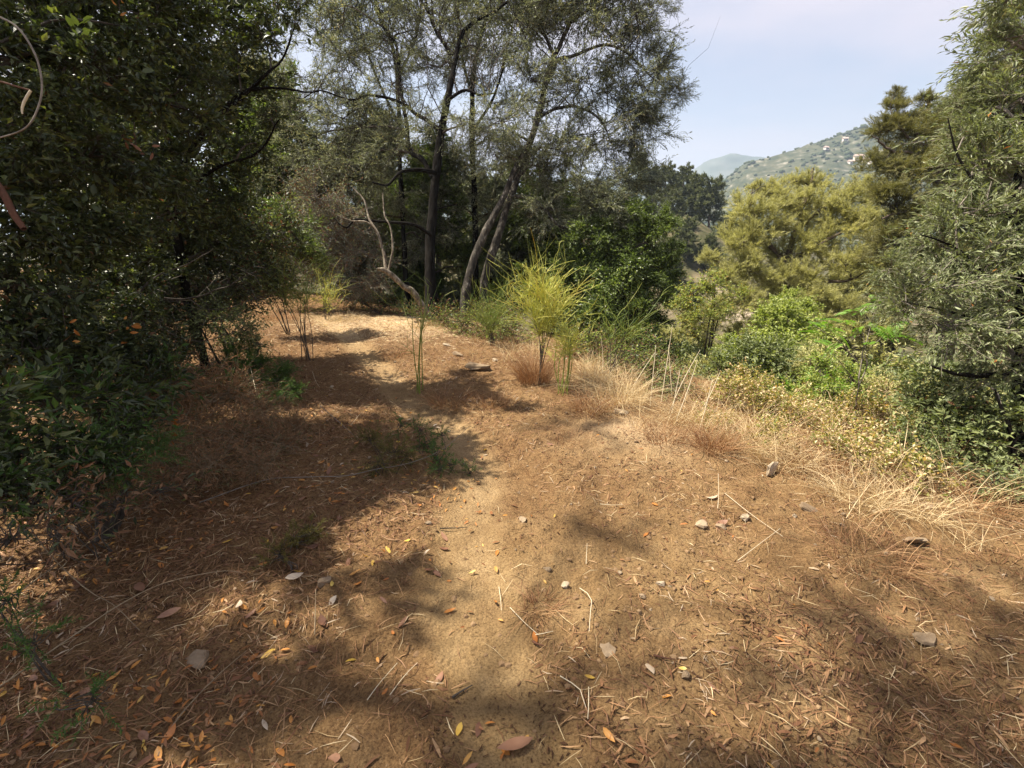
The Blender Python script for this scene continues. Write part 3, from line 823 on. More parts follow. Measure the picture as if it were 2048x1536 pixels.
def build_tree(name, label, cat, base, limbs, C, R, spec, leafmat, barkmat, twigmat, seed, group=None, near_leaves=0, limb_sides=8, holder=None, accents=()):
    rng = rng_(seed)
    base = np.array(base, float)
    root = empty(name, base, label, cat, group)
    allp = []
    for k, lb in enumerate(limbs):
        lb = np.asarray(lb, float)
        V, F = limb_mesh(lb, limb_sides if k else max(limb_sides, 10), spec.get('lstep', 0.08), spec.get('lrough', 0.13), seed * 7 + k, spec.get('wob', 0.025))
        mk('trunk' if k == 0 else 'limb', V - base, F, barkmat, root, smooth=True)
        q = smoothline(lb, 24)
        allp.append(q[6 if k == 0 else 2:])
    wood = Bag()
    if len(C):
        # leafy boughs: a handful of shapes, turned and sized for each place in the crown
        R = np.asarray(R, float) * spec.get('fill', 1.0)
        r0 = float(np.median(R.mean(1)))
        protos = []
        for k in range(min(spec.get('np', 5), len(C))):
            lv, w = foliage(rng, np.zeros((1, 3)), np.full((1, 3), r0), spec)
            acc = rng.random(len(lv['p'])); lo_ = 0.0
            parts = []
            for am, frac in accents:
                a_ = take(lv, (acc >= lo_) & (acc < lo_ + frac)); lo_ += frac
                if len(a_['p']):
                    parts.append((*leaf_geo(**a_, shape=spec.get('shape', 'leaf')), am))
            parts.insert(0, (*leaf_geo(**take(lv, acc >= lo_), shape=spec.get('shape', 'leaf'), curl=spec.get('curl', 0.12)), leafmat))
            parts.append((*w.get(), twigmat))
            protos.append(mk_multi('bough', parts))
        hi = []
        if spec.get('hi'):
            for k in range(3):
                lv, w = foliage(rng, np.zeros((1, 3)), np.full((1, 3), 0.7), dict(spec, lai=spec['hi'], L=.06, W=.028))
                hi.append(mk_multi('bough', [(*leaf_geo(**lv), leafmat), (*w.get(), twigmat)]))
        for k, (c, r) in enumerate(zip(C, R)):
            if hi and c[2] > 4.6:
                o = hi[k % 3].copy(); r0k = 0.7
            else:
                o = protos[k % len(protos)].copy(); r0k = r0
            COL.objects.link(o)
            o.parent = root
            o.location = c - base
            o.rotation_euler = (rng.normal() * 0.12, rng.normal() * 0.12, rng.uniform(0, 2 * pi))
            o.scale = r / r0k
        if allp:
            A = np.concatenate(allp)
            P = []; RR = []
            for c, r in zip(C, R):
                dv = np.linalg.norm(A[:, :3] - c, axis=1) + np.maximum(A[:, 2] - c[2] + 0.1, 0) * 1.5
                j = int(np.argmin(dv))
                a = A[j, :3]; q0 = min(A[j, 3] * 0.75, spec.get('rb', 0.006) * 4.5)
                d = np.linalg.norm(c - a)
                m1 = a * 0.66 + c * 0.34 + rng.normal(size=3) * d * 0.09 + [0, 0, d * 0.10]
                m2 = a * 0.33 + c * 0.67 + rng.normal(size=3) * d * 0.09 + [0, 0, d * 0.06]
                q = smoothline(np.stack([np.r_[a, q0], np.r_[m1, q0 * 0.8], np.r_[m2, q0 * 0.6], np.r_[c, q0 * 0.4]]), 9)
                P.append(q[:, :3]); RR.append(q[:, 3])
            wood.add(tubes(np.array(P), np.array(RR), 5))
        if spec.get('shoots') and allp:
            up_ = A[A[:, 2] > np.quantile(A[:, 2], 0.4)]
            n_s = spec['shoots']
            b_ = up_[rng.integers(0, len(up_), n_s)]
            d_ = nrm(rng.normal(size=(n_s, 3)) * 0.42 + np.array([0, 0, 1.0]))
            l_ = rng.uniform(.5, 1.7, n_s)[:, None]
            w_ = rng.normal(size=(n_s, 2, 3)) * 0.07
            SP = np.stack([b_[:, :3], b_[:, :3] + d_ * l_ * .35 + w_[:, 0], b_[:, :3] + d_ * l_ * .7 + w_[:, 1], b_[:, :3] + d_ * l_], 1)
            r_ = np.minimum(b_[:, 3] * 0.5, rng.uniform(.006, .014, n_s))[:, None]
            wood.add(tubes(SP, r_ * np.array([[1, .8, .55, .2]]), 4))
        if near_leaves:
            near = np.argsort([np.linalg.norm(c - CAM) for c in C])[:14]
            lv, _ = foliage(rng, C[near], R[near], dict(spec, lai=spec['lai'] * 0.35))
            V_ = lv['p'] - CAM
            dep = V_ @ FWD
            u = np.abs(V_ @ RGT) / np.maximum(dep, 0.01); v = np.abs(V_ @ UPV) / np.maximum(dep, 0.01)
            score = np.where((dep > 0.6) & (u < 1.02) & (v < 0.76), lv['L'] / np.maximum(dep, 0.1), -1)
            big = np.argsort(-score)[:near_leaves]
            V, F = leaf_geo(np.zeros((1, 3)), np.array([[0, 1.0, 0]]), np.array([[1.0, 0, 0]]), 1.0, spec['W'] / spec['L'], 'wide', 0.12)
            src = mk('leaf', V, F, holder or leafmat, None, smooth=True, link=False)
            for q in big:
                lo = src.copy()
                COL.objects.link(lo)
                lo.parent = root
                yv, xv = lv['d'][q], lv['s'][q]
                zv = np.cross(xv, yv)
                mm = np.eye(4); sc_ = lv['L'][q]
                mm[:3, 0], mm[:3, 1], mm[:3, 2] = xv * sc_, yv * sc_, zv * sc_
                mm[:3, 3] = lv['p'][q] - base
                lo.matrix_basis = Matrix(mm.tolist())
    V, F = wood.get()
    if len(V):
        tw = mk('twigs', V - base, F, twigmat, root)
        tw['kind'] = 'stuff'
    return root


def limb_px(lst):
    return np.array([np.r_[at(px, py, d), r] for px, py, d, r in lst])


def rooted(lb, sink=0.12, flare=1.35):
    """carry a trunk down to the ground under its first point"""
    x, y = lb[0][0], lb[0][1]
    z = h1(x, y)
    lb = np.array(lb)
    if lb[0][2] > z + 0.02:
        dx = (lb[1] - lb[0])[:2] / max(lb[1][2] - lb[0][2], 0.2) * (lb[0][2] - z) * 0.12
        lb = np.vstack([[x - dx[0], y - dx[1], z - sink, lb[0][3] * flare], lb])
    else:
        lb[0][2] = z - sink
        lb[0][3] *= flare
    return lb, np.array([lb[0][0], lb[0][1], z])


OLIVE = dict(shoots=70, fill=1.5, lai=0.28, L=0.055, W=0.0125, twig=0.34, lpt=13, nb=17, up=0.12, droop=0.2, spread=0.65, rb=0.0065, roll=1.0)
# --- the dark trunked olive in the middle
tr, b1 = rooted(limb_px([(868, 640, 9.5, 0.1200), (860, 560, 9.5, 0.1080), (862, 470, 9.5, 0.0960), (868, 390, 9.5, 0.0880), (878, 300, 9.5, 0.0800), (890, 220, 9.5, 0.0680),
                         (905, 150, 9.6, 0.0560), (920, 80, 9.7, 0.0440), (945, 45, 9.8, 0.0360), (1000, 15, 9.9, 0.0280), (1050, -30, 10, 0.0200)]))
L1 = [tr,
      limb_px([(866, 355, 9.5, 0.0560), (845, 320, 9.6, 0.0480), (820, 300, 9.8, 0.0400), (812, 240, 10, 0.0400), (800, 170, 10.2, 0.0360), (792, 90, 10.3, 0.0320), (760, 40, 10.4, 0.0240), (745, -60, 10.5, 0.0160)]),
      limb_px([(872, 345, 9.4, 0.0400), (840, 340, 9.2, 0.0360), (800, 345, 9.0, 0.0280), (775, 370, 8.9, 0.0200), (745, 365, 8.8, 0.0160)]),
      limb_px([(884, 265, 9.5, 0.0480), (860, 245, 9.6, 0.0400), (835, 230, 9.8, 0.0360), (800, 205, 9.9, 0.0280), (740, 190, 10, 0.0240), (700, 200, 10, 0.0192), (640, 180, 10.1, 0.0144), (610, 195, 10.1, 0.0080)]),
      limb_px([(898, 185, 9.6, 0.0480), (905, 140, 9.8, 0.0400), (895, 100, 10, 0.0360), (870, 60, 10.2, 0.0320), (850, 0, 10.4, 0.0240), (830, -80, 10.5, 0.0160)]),
      limb_px([(895, 200, 9.5, 0.0360), (930, 180, 9.4, 0.0280), (960, 190, 9.3, 0.0200), (990, 185, 9.3, 0.0120)]),
      limb_px([(862, 470, 9.4, 0.0360), (830, 450, 9.2, 0.0320), (790, 445, 9.0, 0.0272), (745, 442, 8.9, 0.0240), (710, 440, 8.9, 0.0192), (690, 455, 8.8, 0.0144), (665, 433, 8.8, 0.0080)])]
C, R = px_clumps([(760, 90, 10.6, 75), (700, 120, 10.8, 75), (640, 170, 10.8, 75), (590, 230, 11, 65), (640, 300, 11, 75), (720, 240, 10.6, 75),
                  (790, 180, 10.3, 65), (850, 230, 9.6, 55), (820, 60, 10.4, 80), (900, 40, 10, 70), (720, 330, 10.4, 70), (690, 250, 10.8, 70), (930, 250, 9.3, 60),
                  (640, 60, 11, 70), (860, 130, 10, 60), (790, 300, 10, 60), (590, 340, 11, 65), (960, 100, 10, 60), (560, 150, 11.2, 60),
                  (800, -70, 10.5, 130), (950, -90, 10.4, 130), (680, -70, 10.8, 120)])
build_tree('olive_tree', 'olive tree with a straight dark trunk and bare lower branches, mid-picture', 'tree', b1, L1, C, R, OLIVE, M['olive'], M['bark_dark'], M['twig'], 11)

# --- the twin trunked olive
tr, b2 = rooted(limb_px([(932, 650, 9.3, 0.0960), (930, 600, 9.3, 0.0880), (936, 560, 9.3, 0.0840), (950, 510, 9.3, 0.0760), (975, 455, 9.3, 0.0680), (1005, 400, 9.3, 0.0560), (1030, 340, 9.3, 0.0480), (1060, 280, 9.3, 0.0360), (1075, 220, 9.4, 0.0320)]))
tr2, _ = rooted(limb_px([(962, 650, 9.5, 0.0960), (966, 600, 9.5, 0.0840), (972, 550, 9.5, 0.0800), (990, 490, 9.5, 0.0760), (1012, 420, 9.6, 0.0720), (1030, 370, 9.7, 0.0640), (1055, 300, 9.8, 0.0600), (1080, 220, 9.9, 0.0560),
                         (1095, 150, 10, 0.0480), (1120, 90, 10, 0.0400), (1150, 20, 10.1, 0.0320), (1170, -70, 10.2, 0.0200)]))
L2 = [tr, tr2,
      limb_px([(1022, 395, 9.6, 0.0440), (1060, 395, 9.5, 0.0360), (1090, 420, 9.4, 0.0320), (1115, 450, 9.3, 0.0256), (1150, 455, 9.3, 0.0192), (1180, 430, 9.3, 0.0112)]),
      limb_px([(1095, 165, 10, 0.0400), (1110, 120, 10.1, 0.0360), (1085, 60, 10.2, 0.0280), (1060, -20, 10.3, 0.0200)]),
      limb_px([(1075, 235, 9.9, 0.0360), (1120, 215, 9.9, 0.0320), (1160, 215, 9.9, 0.0272), (1200, 240, 9.9, 0.0192), (1225, 290, 9.9, 0.0112)]),
      limb_px([(1110, 120, 10, 0.0400), (1150, 110, 10, 0.0320), (1210, 90, 10, 0.0256), (1260, 110, 10, 0.0192), (1320, 170, 10, 0.0112), (1370, 190, 10, 0.0056)]),
      limb_px([(1140, 45, 10.1, 0.0280), (1190, 10, 10.2, 0.0240), (1240, -50, 10.2, 0.0160)])]
C, R = px_clumps([(1010, 250, 9.2, 70), (1060, 160, 9.8, 70), (990, 310, 9.4, 50), (1075, 330, 9.6, 60), (1120, 300, 9.7, 75), (1160, 170, 10, 80), (1230, 80, 10, 80),
                  (1280, 160, 10, 70), (1330, 195, 9.9, 42), (1240, 220, 10, 75), (1190, 270, 10, 80), (1265, 290, 10, 50), (1120, 60, 10.2, 80), (1040, 60, 10.2, 75),
                  (1170, 380, 9.6, 75), (1090, 420, 9.4, 60), (1250, 370, 10, 65), (1285, 60, 10, 48), (1310, 20, 10, 35), (1215, 450, 9.5, 60), (1180, 0, 10.3, 80),
                  (1355, 180, 9.9, 30), (1300, 240, 10, 40), (1230, -80, 10.2, 130), (1060, -90, 10.3, 130), (1130, -60, 10.4, 110)])
build_tree('olive_tree', 'grey-green olive with two pale leaning trunks behind the yellow broom', 'tree', b2, L2, C, R, dict(OLIVE, lai=0.5), M['olive'], M['bark_pale'], M['twig'], 12)

# --- slender olive behind them
tr, b3 = rooted(limb_px([(952, 560, 12.6, 0.0800), (950, 450, 12.6, 0.0760), (946, 330, 12.6, 0.0720), (944, 230, 12.6, 0.0680), (948, 140, 12.7, 0.0600), (965, 60, 12.8, 0.0480), (990, -30, 13, 0.0320)]))
L3 = [tr,
      limb_px([(945, 190, 12.6, 0.0400), (925, 120, 12.8, 0.0360), (915, 50, 12.9, 0.0280), (925, -40, 13, 0.0160)]),
      limb_px([(946, 260, 12.6, 0.0400), (985, 200, 12.7, 0.0320), (1010, 120, 12.8, 0.0240), (1030, 30, 12.9, 0.0160)])]
C, R = px_clumps([(900, 120, 12.9, 60), (970, 50, 13, 60), (1010, 140, 12.8, 60), (930, 10, 13, 60), (980, -60, 13, 100), (900, 310, 12.6, 60), (990, 270, 12.6, 60), (930, 380, 12.6, 60), (870, 420, 12.6, 60), (1000, 420, 12.4, 60)])
build_tree('olive_tree', 'slim olive seen between the dark trunk and the twin trunks, further back', 'tree', b3, L3, C, R, dict(OLIVE, lai=0.4, L=0.065, W=0.015), M['olive'], M['bark_dark'], M['twig'], 13)

# --- thin poles of a young tree, back left
tr, b4 = rooted(limb_px([(812, 560, 12, 0.0640), (806, 450, 12, 0.0600), (800, 330, 12, 0.0560), (797, 220, 12, 0.0520), (790, 120, 12.1, 0.0440), (765, 40, 12.2, 0.0360), (735, -40, 12.3, 0.0240)]))
L4 = [tr, limb_px([(795, 160, 12, 0.0320), (830, 80, 12.1, 0.0280), (845, 0, 12.2, 0.0200)]),
      limb_px([(798, 250, 12, 0.0320), (760, 170, 12.2, 0.0280), (730, 90, 12.3, 0.0240), (700, 0, 12.4, 0.0160)])]
C, R = px_clumps([(690, 60, 12.5, 60), (750, 20, 12.4, 60), (840, -30, 12.4, 80), (720, -70, 12.5, 90), (790, 400, 12.2, 55), (730, 430, 12.2, 60), (850, 480, 12.2, 50)])
build_tree('olive_tree', 'young olive with thin dark poles left of the straight dark trunk', 'tree', b4, L4, C, R, dict(OLIVE, lai=0.5, L=0.065, W=0.015), M['olive'], M['bark_dark'], M['twig'], 14)

# --- dead, lichen covered branch snapped beside the dark trunk
dead = empty('dead_branch', (*gpt(845, 610)[:2], gpt(845, 610)[2]), 'pale lichen-covered dead branch leaning left from the dark trunk', 'branch')
db = np.array(dead.location)
stem = limb_px([(858, 618, 9.0, 0.06), (830, 590, 8.9, 0.055), (805, 570, 8.8, 0.05), (785, 552, 8.7, 0.048), (768, 540, 8.65, 0.042), (755, 537, 8.6, 0.018)])
stem[0][2] = min(stem[0][2], h1(stem[0][0], stem[0][1]) + 0.05)
for nm, lb in (('stem', stem),
               ('fork', limb_px([(772, 541, 8.66, 0.034), (768, 510, 8.68, 0.026), (757, 470, 8.7, 0.022), (740, 440, 8.75, 0.018), (728, 400, 8.8, 0.014), (705, 375, 8.8, 0.009)])),
               ('fork', limb_px([(776, 545, 8.66, 0.02), (785, 500, 8.6, 0.016), (782, 460, 8.6, 0.014), (770, 430, 8.6, 0.012), (765, 385, 8.6, 0.008)])),
               ('fork', limb_px([(755, 465, 8.7, 0.014), (735, 445, 8.6, 0.012), (700, 440, 8.6, 0.009), (672, 430, 8.5, 0.005)]))):
    V, F = limb_mesh(lb, 8, 0.05, 0.16, 5, 0.02)
    mk(nm, V - db, F, M['bark_dead'], dead, smooth=True)

# --- background trees that close the view behind
BACKSPEC = dict(lai=2.6, L=0.11, W=0.034, twig=0.35, lpt=14, nb=12, up=0.2, droop=0.1, spread=0.8, rb=0.009)


def back_tree(seed, crown, leaf, label, trunk_r=0.1, spec=BACKSPEC, bark='bark_dark', name='olive_tree', hh=4.5):
    rng = rng_(seed)
    C = np.array([(x, y, z) for x, y, z, r in crown], float); R = np.array([(r, r, r * 0.85) for x, y, z, r in crown])
    tr = np.array([(0, 0, -0.3, trunk_r * 1.3), (0.05, 0, 0.6, trunk_r), (-0.05, 0.05, hh * 0.4, trunk_r * 0.8), (0.05, 0, hh * 0.75, trunk_r * 0.5), (0, 0, hh, trunk_r * 0.2)])
    return build_tree(name, label, 'tree', (0, 0, 0), [tr], C, R, spec, M[leaf], M[bark], M['twig'], seed)


def ring(rng, n, h0, h1_, rad, r0, r1):
    o = []
    for k in range(n):
        z = h0 + (h1_ - h0) * (k + 0.5) / n
        w = rad * (1 - 0.65 * abs(2 * (k + 0.5) / n - 0.85))
        a = rng.uniform(0, 2 * pi)
        o.append((w * math.cos(a) * rng.uniform(.4, 1), w * math.sin(a) * rng.uniform(.4, 1), z, rng.uniform(r0, r1)))
    return o


def zpos(x, y, sink=0.0):
    return (x, y, h1(x, y) - sink)


bt1 = back_tree(21, ring(rng_(1), 15, 0.7, 5.2, 1.6, 0.7, 1.05), 'olive', 'dense low olive crown behind the bright earth mound', 0.12)
bt1.location = zpos(-4.0, 15.0)
bt2 = back_tree(22, ring(rng_(2), 14, 0.4, 4.4, 1.5, 0.65, 1.0), 'ivy', 'dark leafy tree filling the gap behind the dead branch', 0.1)
bt2.location = zpos(-2.3, 14.2)
bt3 = back_tree(23, ring(rng_(3), 16, 1.0, 6.6, 1.4, 0.8, 1.1), 'pine_dark', 'yellowish pine crown under the sky gap, behind the left bushes', 0.13,
                dict(BACKSPEC, L=0.10, W=0.013, shape='needle', lai=3.2, lpt=30, spread=0.75, up=0.5, twig=0.25), 'bark_pine', 'pine_tree', 6.4)
bt3.location = zpos(-7.6, 16.0)
for k, (src, x, y, rz, s, lab) in enumerate([
        (bt1, -0.6, 15.5, 1.3, 1.0, 'olive crown low behind the two pale trunks, in shade'),
        (bt1, 2.2, 14.0, 2.6, 0.9, 'olive crown at the edge of the slope, behind the yellow broom'),
        (bt2, -6.2, 14.0, 0.7, 1.05, 'dark leafy tree behind the left broom, in shade'),
        (bt2, 0.9, 13.2, 3.9, 0.95, 'dark leafy tree behind the leaning trunks, low in the hollow'),
        (bt2, -9.0, 12.5, 5.2, 1.1, 'dark leafy tree seen through the gap in the left bushes'),
        (bt1, -11.5, 15.0, 4.1, 1.15, 'olive crown far left, mostly behind the black-green bushes'),
        (bt1, -5.6, 19.5, 2.0, 1.3, 'tall olive crown further back, above the dead branch'),
        (bt3, -2.8, 20.0, 1.0, 1.05, 'yellowish pine crown between the dark trunk and the left olive poles'),
        (bt3, 1.9, 19.0, 3.0, 0.8, 'yellowish pine crown low at the right edge of the olives'),
        (bt2, 2.6, 11.6, 1.9, 0.75, 'dark leafy bush-like tree at the right foot of the olives')]):
    dup(src, zpos(x, y), rz, s, lab)

# --- dense green bush that ends the olive group on the right
C, R = px_clumps([(1180, 560, 9.0, 75), (1255, 540, 9.0, 80), (1300, 470, 9.1, 55), (1325, 540, 9.0, 48), (1300, 620, 8.8, 60), (1220, 640, 8.7, 70), (1130, 560, 9.2, 60),
                  (1180, 480, 9.2, 60), (1260, 440, 9.3, 60), (1330, 440, 9.1, 36), (1300, 690, 8.7, 45), (1150, 640, 9.0, 55), (1345, 500, 8.9, 30), (1060, 560, 9.6, 50)])
bx = at(1250, 690, 9.0)
tr, bb = rooted(np.array([np.r_[at(1240, 680, 9.0), 0.05], np.r_[at(1235, 600, 9.0), 0.04], np.r_[at(1250, 520, 9.1), 0.03], np.r_[at(1260, 460, 9.2), 0.015]]))
build_tree('evergreen_bush', 'dense dark green bush with brighter right edge, right end of the olives', 'bush', bb, [tr], C, R,
           dict(lai=2.8, L=0.034, W=0.018, twig=0.22, lpt=14, nb=12, up=0.15, droop=0.15, rb=0.005), M['ivy'], M['bark_dark'], M['twig'], 31)

# --- brown thicket of bare twigs left of the dead branch
C, R = px_clumps([(640, 400, 9.6, 65), (590, 440, 9.6, 60), (690, 440, 9.8, 60), (640, 500, 9.8, 70), (720, 500, 9.9, 60), (570, 520, 9.6, 60), (660, 560, 9.7, 60), (740, 570, 9.7, 45)])
tr, bb = rooted(np.array([np.r_[at(650, 600, 9.8), 0.03], np.r_[at(655, 540, 9.8), 0.025], np.r_[at(640, 450, 9.7), 0.015]]))
build_tree('dry_shrub', 'tangled brown shrub of bare twigs, left of the dead branch', 'shrub', bb, [tr], C, R,
           dict(lai=0.7, L=0.05, W=0.016, twig=0.34, lpt=6, nb=16, up=0.1, droop=0.1, rb=0.006), M['olive'], M['twig_grey'], M['twig_grey'], 32, accents=[(M['dryleaf'], 0.35)])

# --- left: big evergreen trees
EVER = dict(lai=2.3, L=0.052, W=0.023, twig=0.24, lpt=11, nb=12, up=0.1, droop=0.12, spread=0.9, rb=0.005, roll=0.8, hi=1.35)
tr, bL1 = rooted(np.array([(-3.25, 2.95, 0.3, 0.05), (-3.2, 2.95, 1.2, 0.045), (-3.3, 2.9, 2.4, 0.04), (-3.5, 2.8, 3.8, 0.035), (-3.8, 2.6, 5.2, 0.03), (-4.1, 2.4, 6.2, 0.015)]))
L = [tr, np.array([(-3.22, 2.95, 1.4, 0.03), (-2.8, 2.8, 2.0, 0.022), (-2.5, 2.7, 2.4, 0.012)]),
     np.array([(-3.4, 2.85, 3.2, 0.03), (-4.0, 2.3, 4.4, 0.024), (-4.5, 1.7, 5.4, 0.014)])]
C, R = px_clumps([(40, 60, 2.7, 120), (150, 150, 2.75, 105), (60, 250, 2.6, 105), (180, 320, 2.9, 105), (60, 420, 2.7, 105), (170, 470, 3.0, 95), (280, 60, 3.1, 105),
                  (330, 200, 3.3, 100), (290, 340, 3.4, 95), (40, 570, 2.7, 95), (-90, 150, 2.5, 150), (-90, 420, 2.5, 150), (100, 330, 3.3, 110), (230, 160, 3.5, 110), (120, 560, 3.2, 90), (240, 480, 3.5, 90), (120, 30, 3.3, 110), (340, -10, 3.5, 90), (380, 150, 3.6, 60), (230, -60, 3.1, 130), (60, -90, 2.8, 140), (360, 60, 3.5, 80)])
hiC = np.array([(-4.4, 1.6, 5.6), (-4.9, 1.3, 6.3), (-4.3, 2.9, 5.2), (-4.7, 2.3, 6.0), (-5.0, 0.6, 5.2), (-4.2, 3.8, 5.0), (-3.6, 2.6, 5.5), (-3.8, 0.9, 5.0), (-5.2, 2.2, 5.2)])
hiR = np.array([[r] * 3 for r in (0.8, 0.9, 0.75, 0.8, 0.8, 0.7, 0.34, 0.5, 0.8)])
build_tree('evergreen_tree', 'tall black-green broad-leaved evergreen at the left edge, nearest the viewer', 'tree', bL1, L, np.vstack([C, hiC]), np.vstack([R, hiR]),
           EVER, M['evergreen'], M['bark_dark'], M['twig'], 41, near_leaves=300, accents=[(M['dryleaf'], 0.006)])

tr, bL2 = rooted(np.array([(-3.3, 5.2, 0.3, 0.045), (-3.35, 5.2, 1.4, 0.042), (-3.3, 5.3, 2.6, 0.04), (-3.2, 5.5, 3.8, 0.05), (-3.3, 5.8, 5.2, 0.035), (-3.4, 6, 6.2, 0.02)]))
L = [tr, limb_px([(330, 420, 4.7, 0.03), (400, 270, 4.6, 0.025), (480, 200, 4.5, 0.018), (530, 150, 4.4, 0.012), (570, 110, 4.3, 0.009), (590, 50, 4.2, 0.006)]),
     limb_px([(400, 270, 4.6, 0.02), (480, 190, 4.5, 0.015), (560, 178, 4.4, 0.010), (640, 182, 4.3, 0.006)]),
     limb_px([(350, 400, 4.8, 0.02), (430, 340, 4.7, 0.015), (520, 300, 4.6, 0.01), (560, 240, 4.5, 0.006)])]
C, R = px_clumps([(430, 60, 4.4, 95), (420, 200, 4.6, 95), (390, 320, 4.8, 95), (485, 130, 4.7, 70), (510, 40, 4.5, 60), (340, 430, 4.7, 85), (450, 400, 5.1, 65), (250, 540, 4.7, 75),
                  (510, 290, 5.0, 55), (420, -70, 4.5, 75), (555, 15, 4.2, 42), (600, 5, 4.1, 34), (585, 45, 4.15, 20), (540, 230, 4.7, 35), (300, 250, 4.8, 90), (280, 100, 4.7, 100), (200, 620, 4.6, 70), (120, 520, 4.4, 90), (350, 180, 5.2, 110), (250, 400, 5.2, 110), (330, 540, 5.0, 70), (420, 480, 5.3, 65), (180, 330, 5.2, 110), (100, 650, 4.8, 90), (470, 10, 4.9, 80)])
hiC = np.array([(-3.75, 4.7, 4.9), (-3.5, 5.0, 5.0), (-4.3, 5.5, 5.4), (-4.8, 4.4, 5.6)])
hiR = np.array([[r] * 3 for r in (0.42, 0.25, 0.5, 0.7)])
build_tree('evergreen_tree', 'dark evergreen second from the left edge, its top sprigs against white sky', 'tree', bL2, L, np.vstack([C, hiC]), np.vstack([R, hiR]),
           dict(EVER, lai=1.75), M['evergreen'], M['bark_dark'], M['twig'], 42, near_leaves=200, accents=[(M['dryleaf'], 0.008)])

# --- tall pine left of the viewer: its high thin crown dapples the foreground
C = np.array([(-7.2, 2.3, 12.0), (-6.5, 2.6, 12.4), (-6.0, 2.2, 11.6), (-5.3, 2.9, 12.2), (-4.7, 2.6, 11.5), (-4.4, 3.2, 12.0), (-7.6, 3.0, 11.2), (-6.6, 3.9, 12.6), (-5.6, 3.8, 13.2), (-7.9, 2.1, 12.8), (-5.0, 2.2, 11.0), (-6.2, 5.4, 12.0)])
R = np.array([[r, r, r * .7] for r in (.7, .6, .55, .6, .55, .5, .6, .35, .3, .6, .5, .45)])
build_tree('pine_tree', 'tall thin pine standing left of the viewer, shading the foreground', 'tree', (-7.0, 2.6, h1(-7.0, 2.6)),
           [np.array([(-7.0, 2.6, -.3, .2), (-7.0, 2.6, 3, .17), (-7.1, 2.7, 7, .13), (-7.0, 2.7, 10.5, .08), (-6.9, 2.8, 12.5, .03)])], C, R,
           dict(BACKSPEC, L=0.12, W=0.013, shape='needle', lai=0.75, lpt=30, spread=0.75, up=0.5, twig=0.3, rb=.005), M['pine_dark'], M['bark_pine'], M['twig'], 49)

# --- left: low dark undergrowth
def bush_px(name, label, clumps, spec, leafmat, seed, bark='twig', cat='bush', foot=None, accents=(), near=0):
    C, R = px_clumps(clumps)
    for k in range(len(C)):
        zg = h1(C[k, 0], C[k, 1]) + R[k, 2] * 0.35
        if C[k, 2] < zg:
            for f in np.linspace(0.98, 0.5, 25):
                q = CAM + (C[k] - CAM) * f
                if q[2] > h1(q[0], q[1]) + R[k, 2] * 0.35: break
            C[k] = q
    cx, cy = C[:, 0].mean(), C[:, 1].mean()
    if foot is not None and np.hypot(*(gpt(*foot)[:2] - [cx, cy])) < 0.6:
        f = gpt(*foot); cx, cy = f[0], f[1]
    z = h1(cx, cy)
    zt = C[:, 2].max()
    rng = rng_(seed)
    limbs = []
    for k in range(4):
        j = rng.integers(0, len(C))
        limbs.append(np.array([np.r_[cx + rng.normal() * .03, cy + rng.normal() * .03, z - .05, spec.get('stem', 0.015)],
                               np.r_[(np.array([cx, cy, z]) * 0.55 + C[j] * 0.45 + rng.normal(size=3) * 0.05), spec.get('stem', 0.015) * 0.7],
                               np.r_[C[j], spec.get('stem', 0.015) * 0.35]]))
    return build_tree(name, label, cat, (cx, cy, z), limbs, C, R, spec, M[leafmat], M[bark], M[bark], seed, accents=accents, near_leaves=near, limb_sides=6)


LOW = dict(lai=2.8, L=0.045, W=0.02, twig=0.2, lpt=10, nb=11, up=0.15, droop=0.12, rb=0.004, stem=0.02)
bush_px('evergreen_bush', 'black-green bush under the left edge tree, at middle height', [(120, 640, 3.2, 90), (60, 700, 2.8, 85), (210, 690, 3.4, 80), (290, 640, 3.9, 60), (30, 620, 2.9, 90), (150, 740, 3.1, 80), (280, 720, 3.6, 60), (-40, 720, 2.6, 110)], LOW, 'evergreen', 43, accents=[(M['dryleaf'], 0.02)])
bush_px('evergreen_bush', 'low dark green weedy bush in the lower left shade', [(90, 810, 2.6, 80), (200, 810, 2.8, 70), (60, 900, 2.3, 70), (-40, 860, 2.2, 100), (250, 880, 2.7, 50), (310, 770, 3.4, 55), (150, 890, 2.5, 60), (20, 960, 2.1, 60), (120, 960, 2.3, 50), (210, 930, 2.5, 45), (290, 850, 3.0, 45), (-60, 1000, 2.0, 80)],
        dict(LOW, lai=2.4, L=0.05, W=0.017), 'evergreen', 44, accents=[(M['fern'], 0.3)])
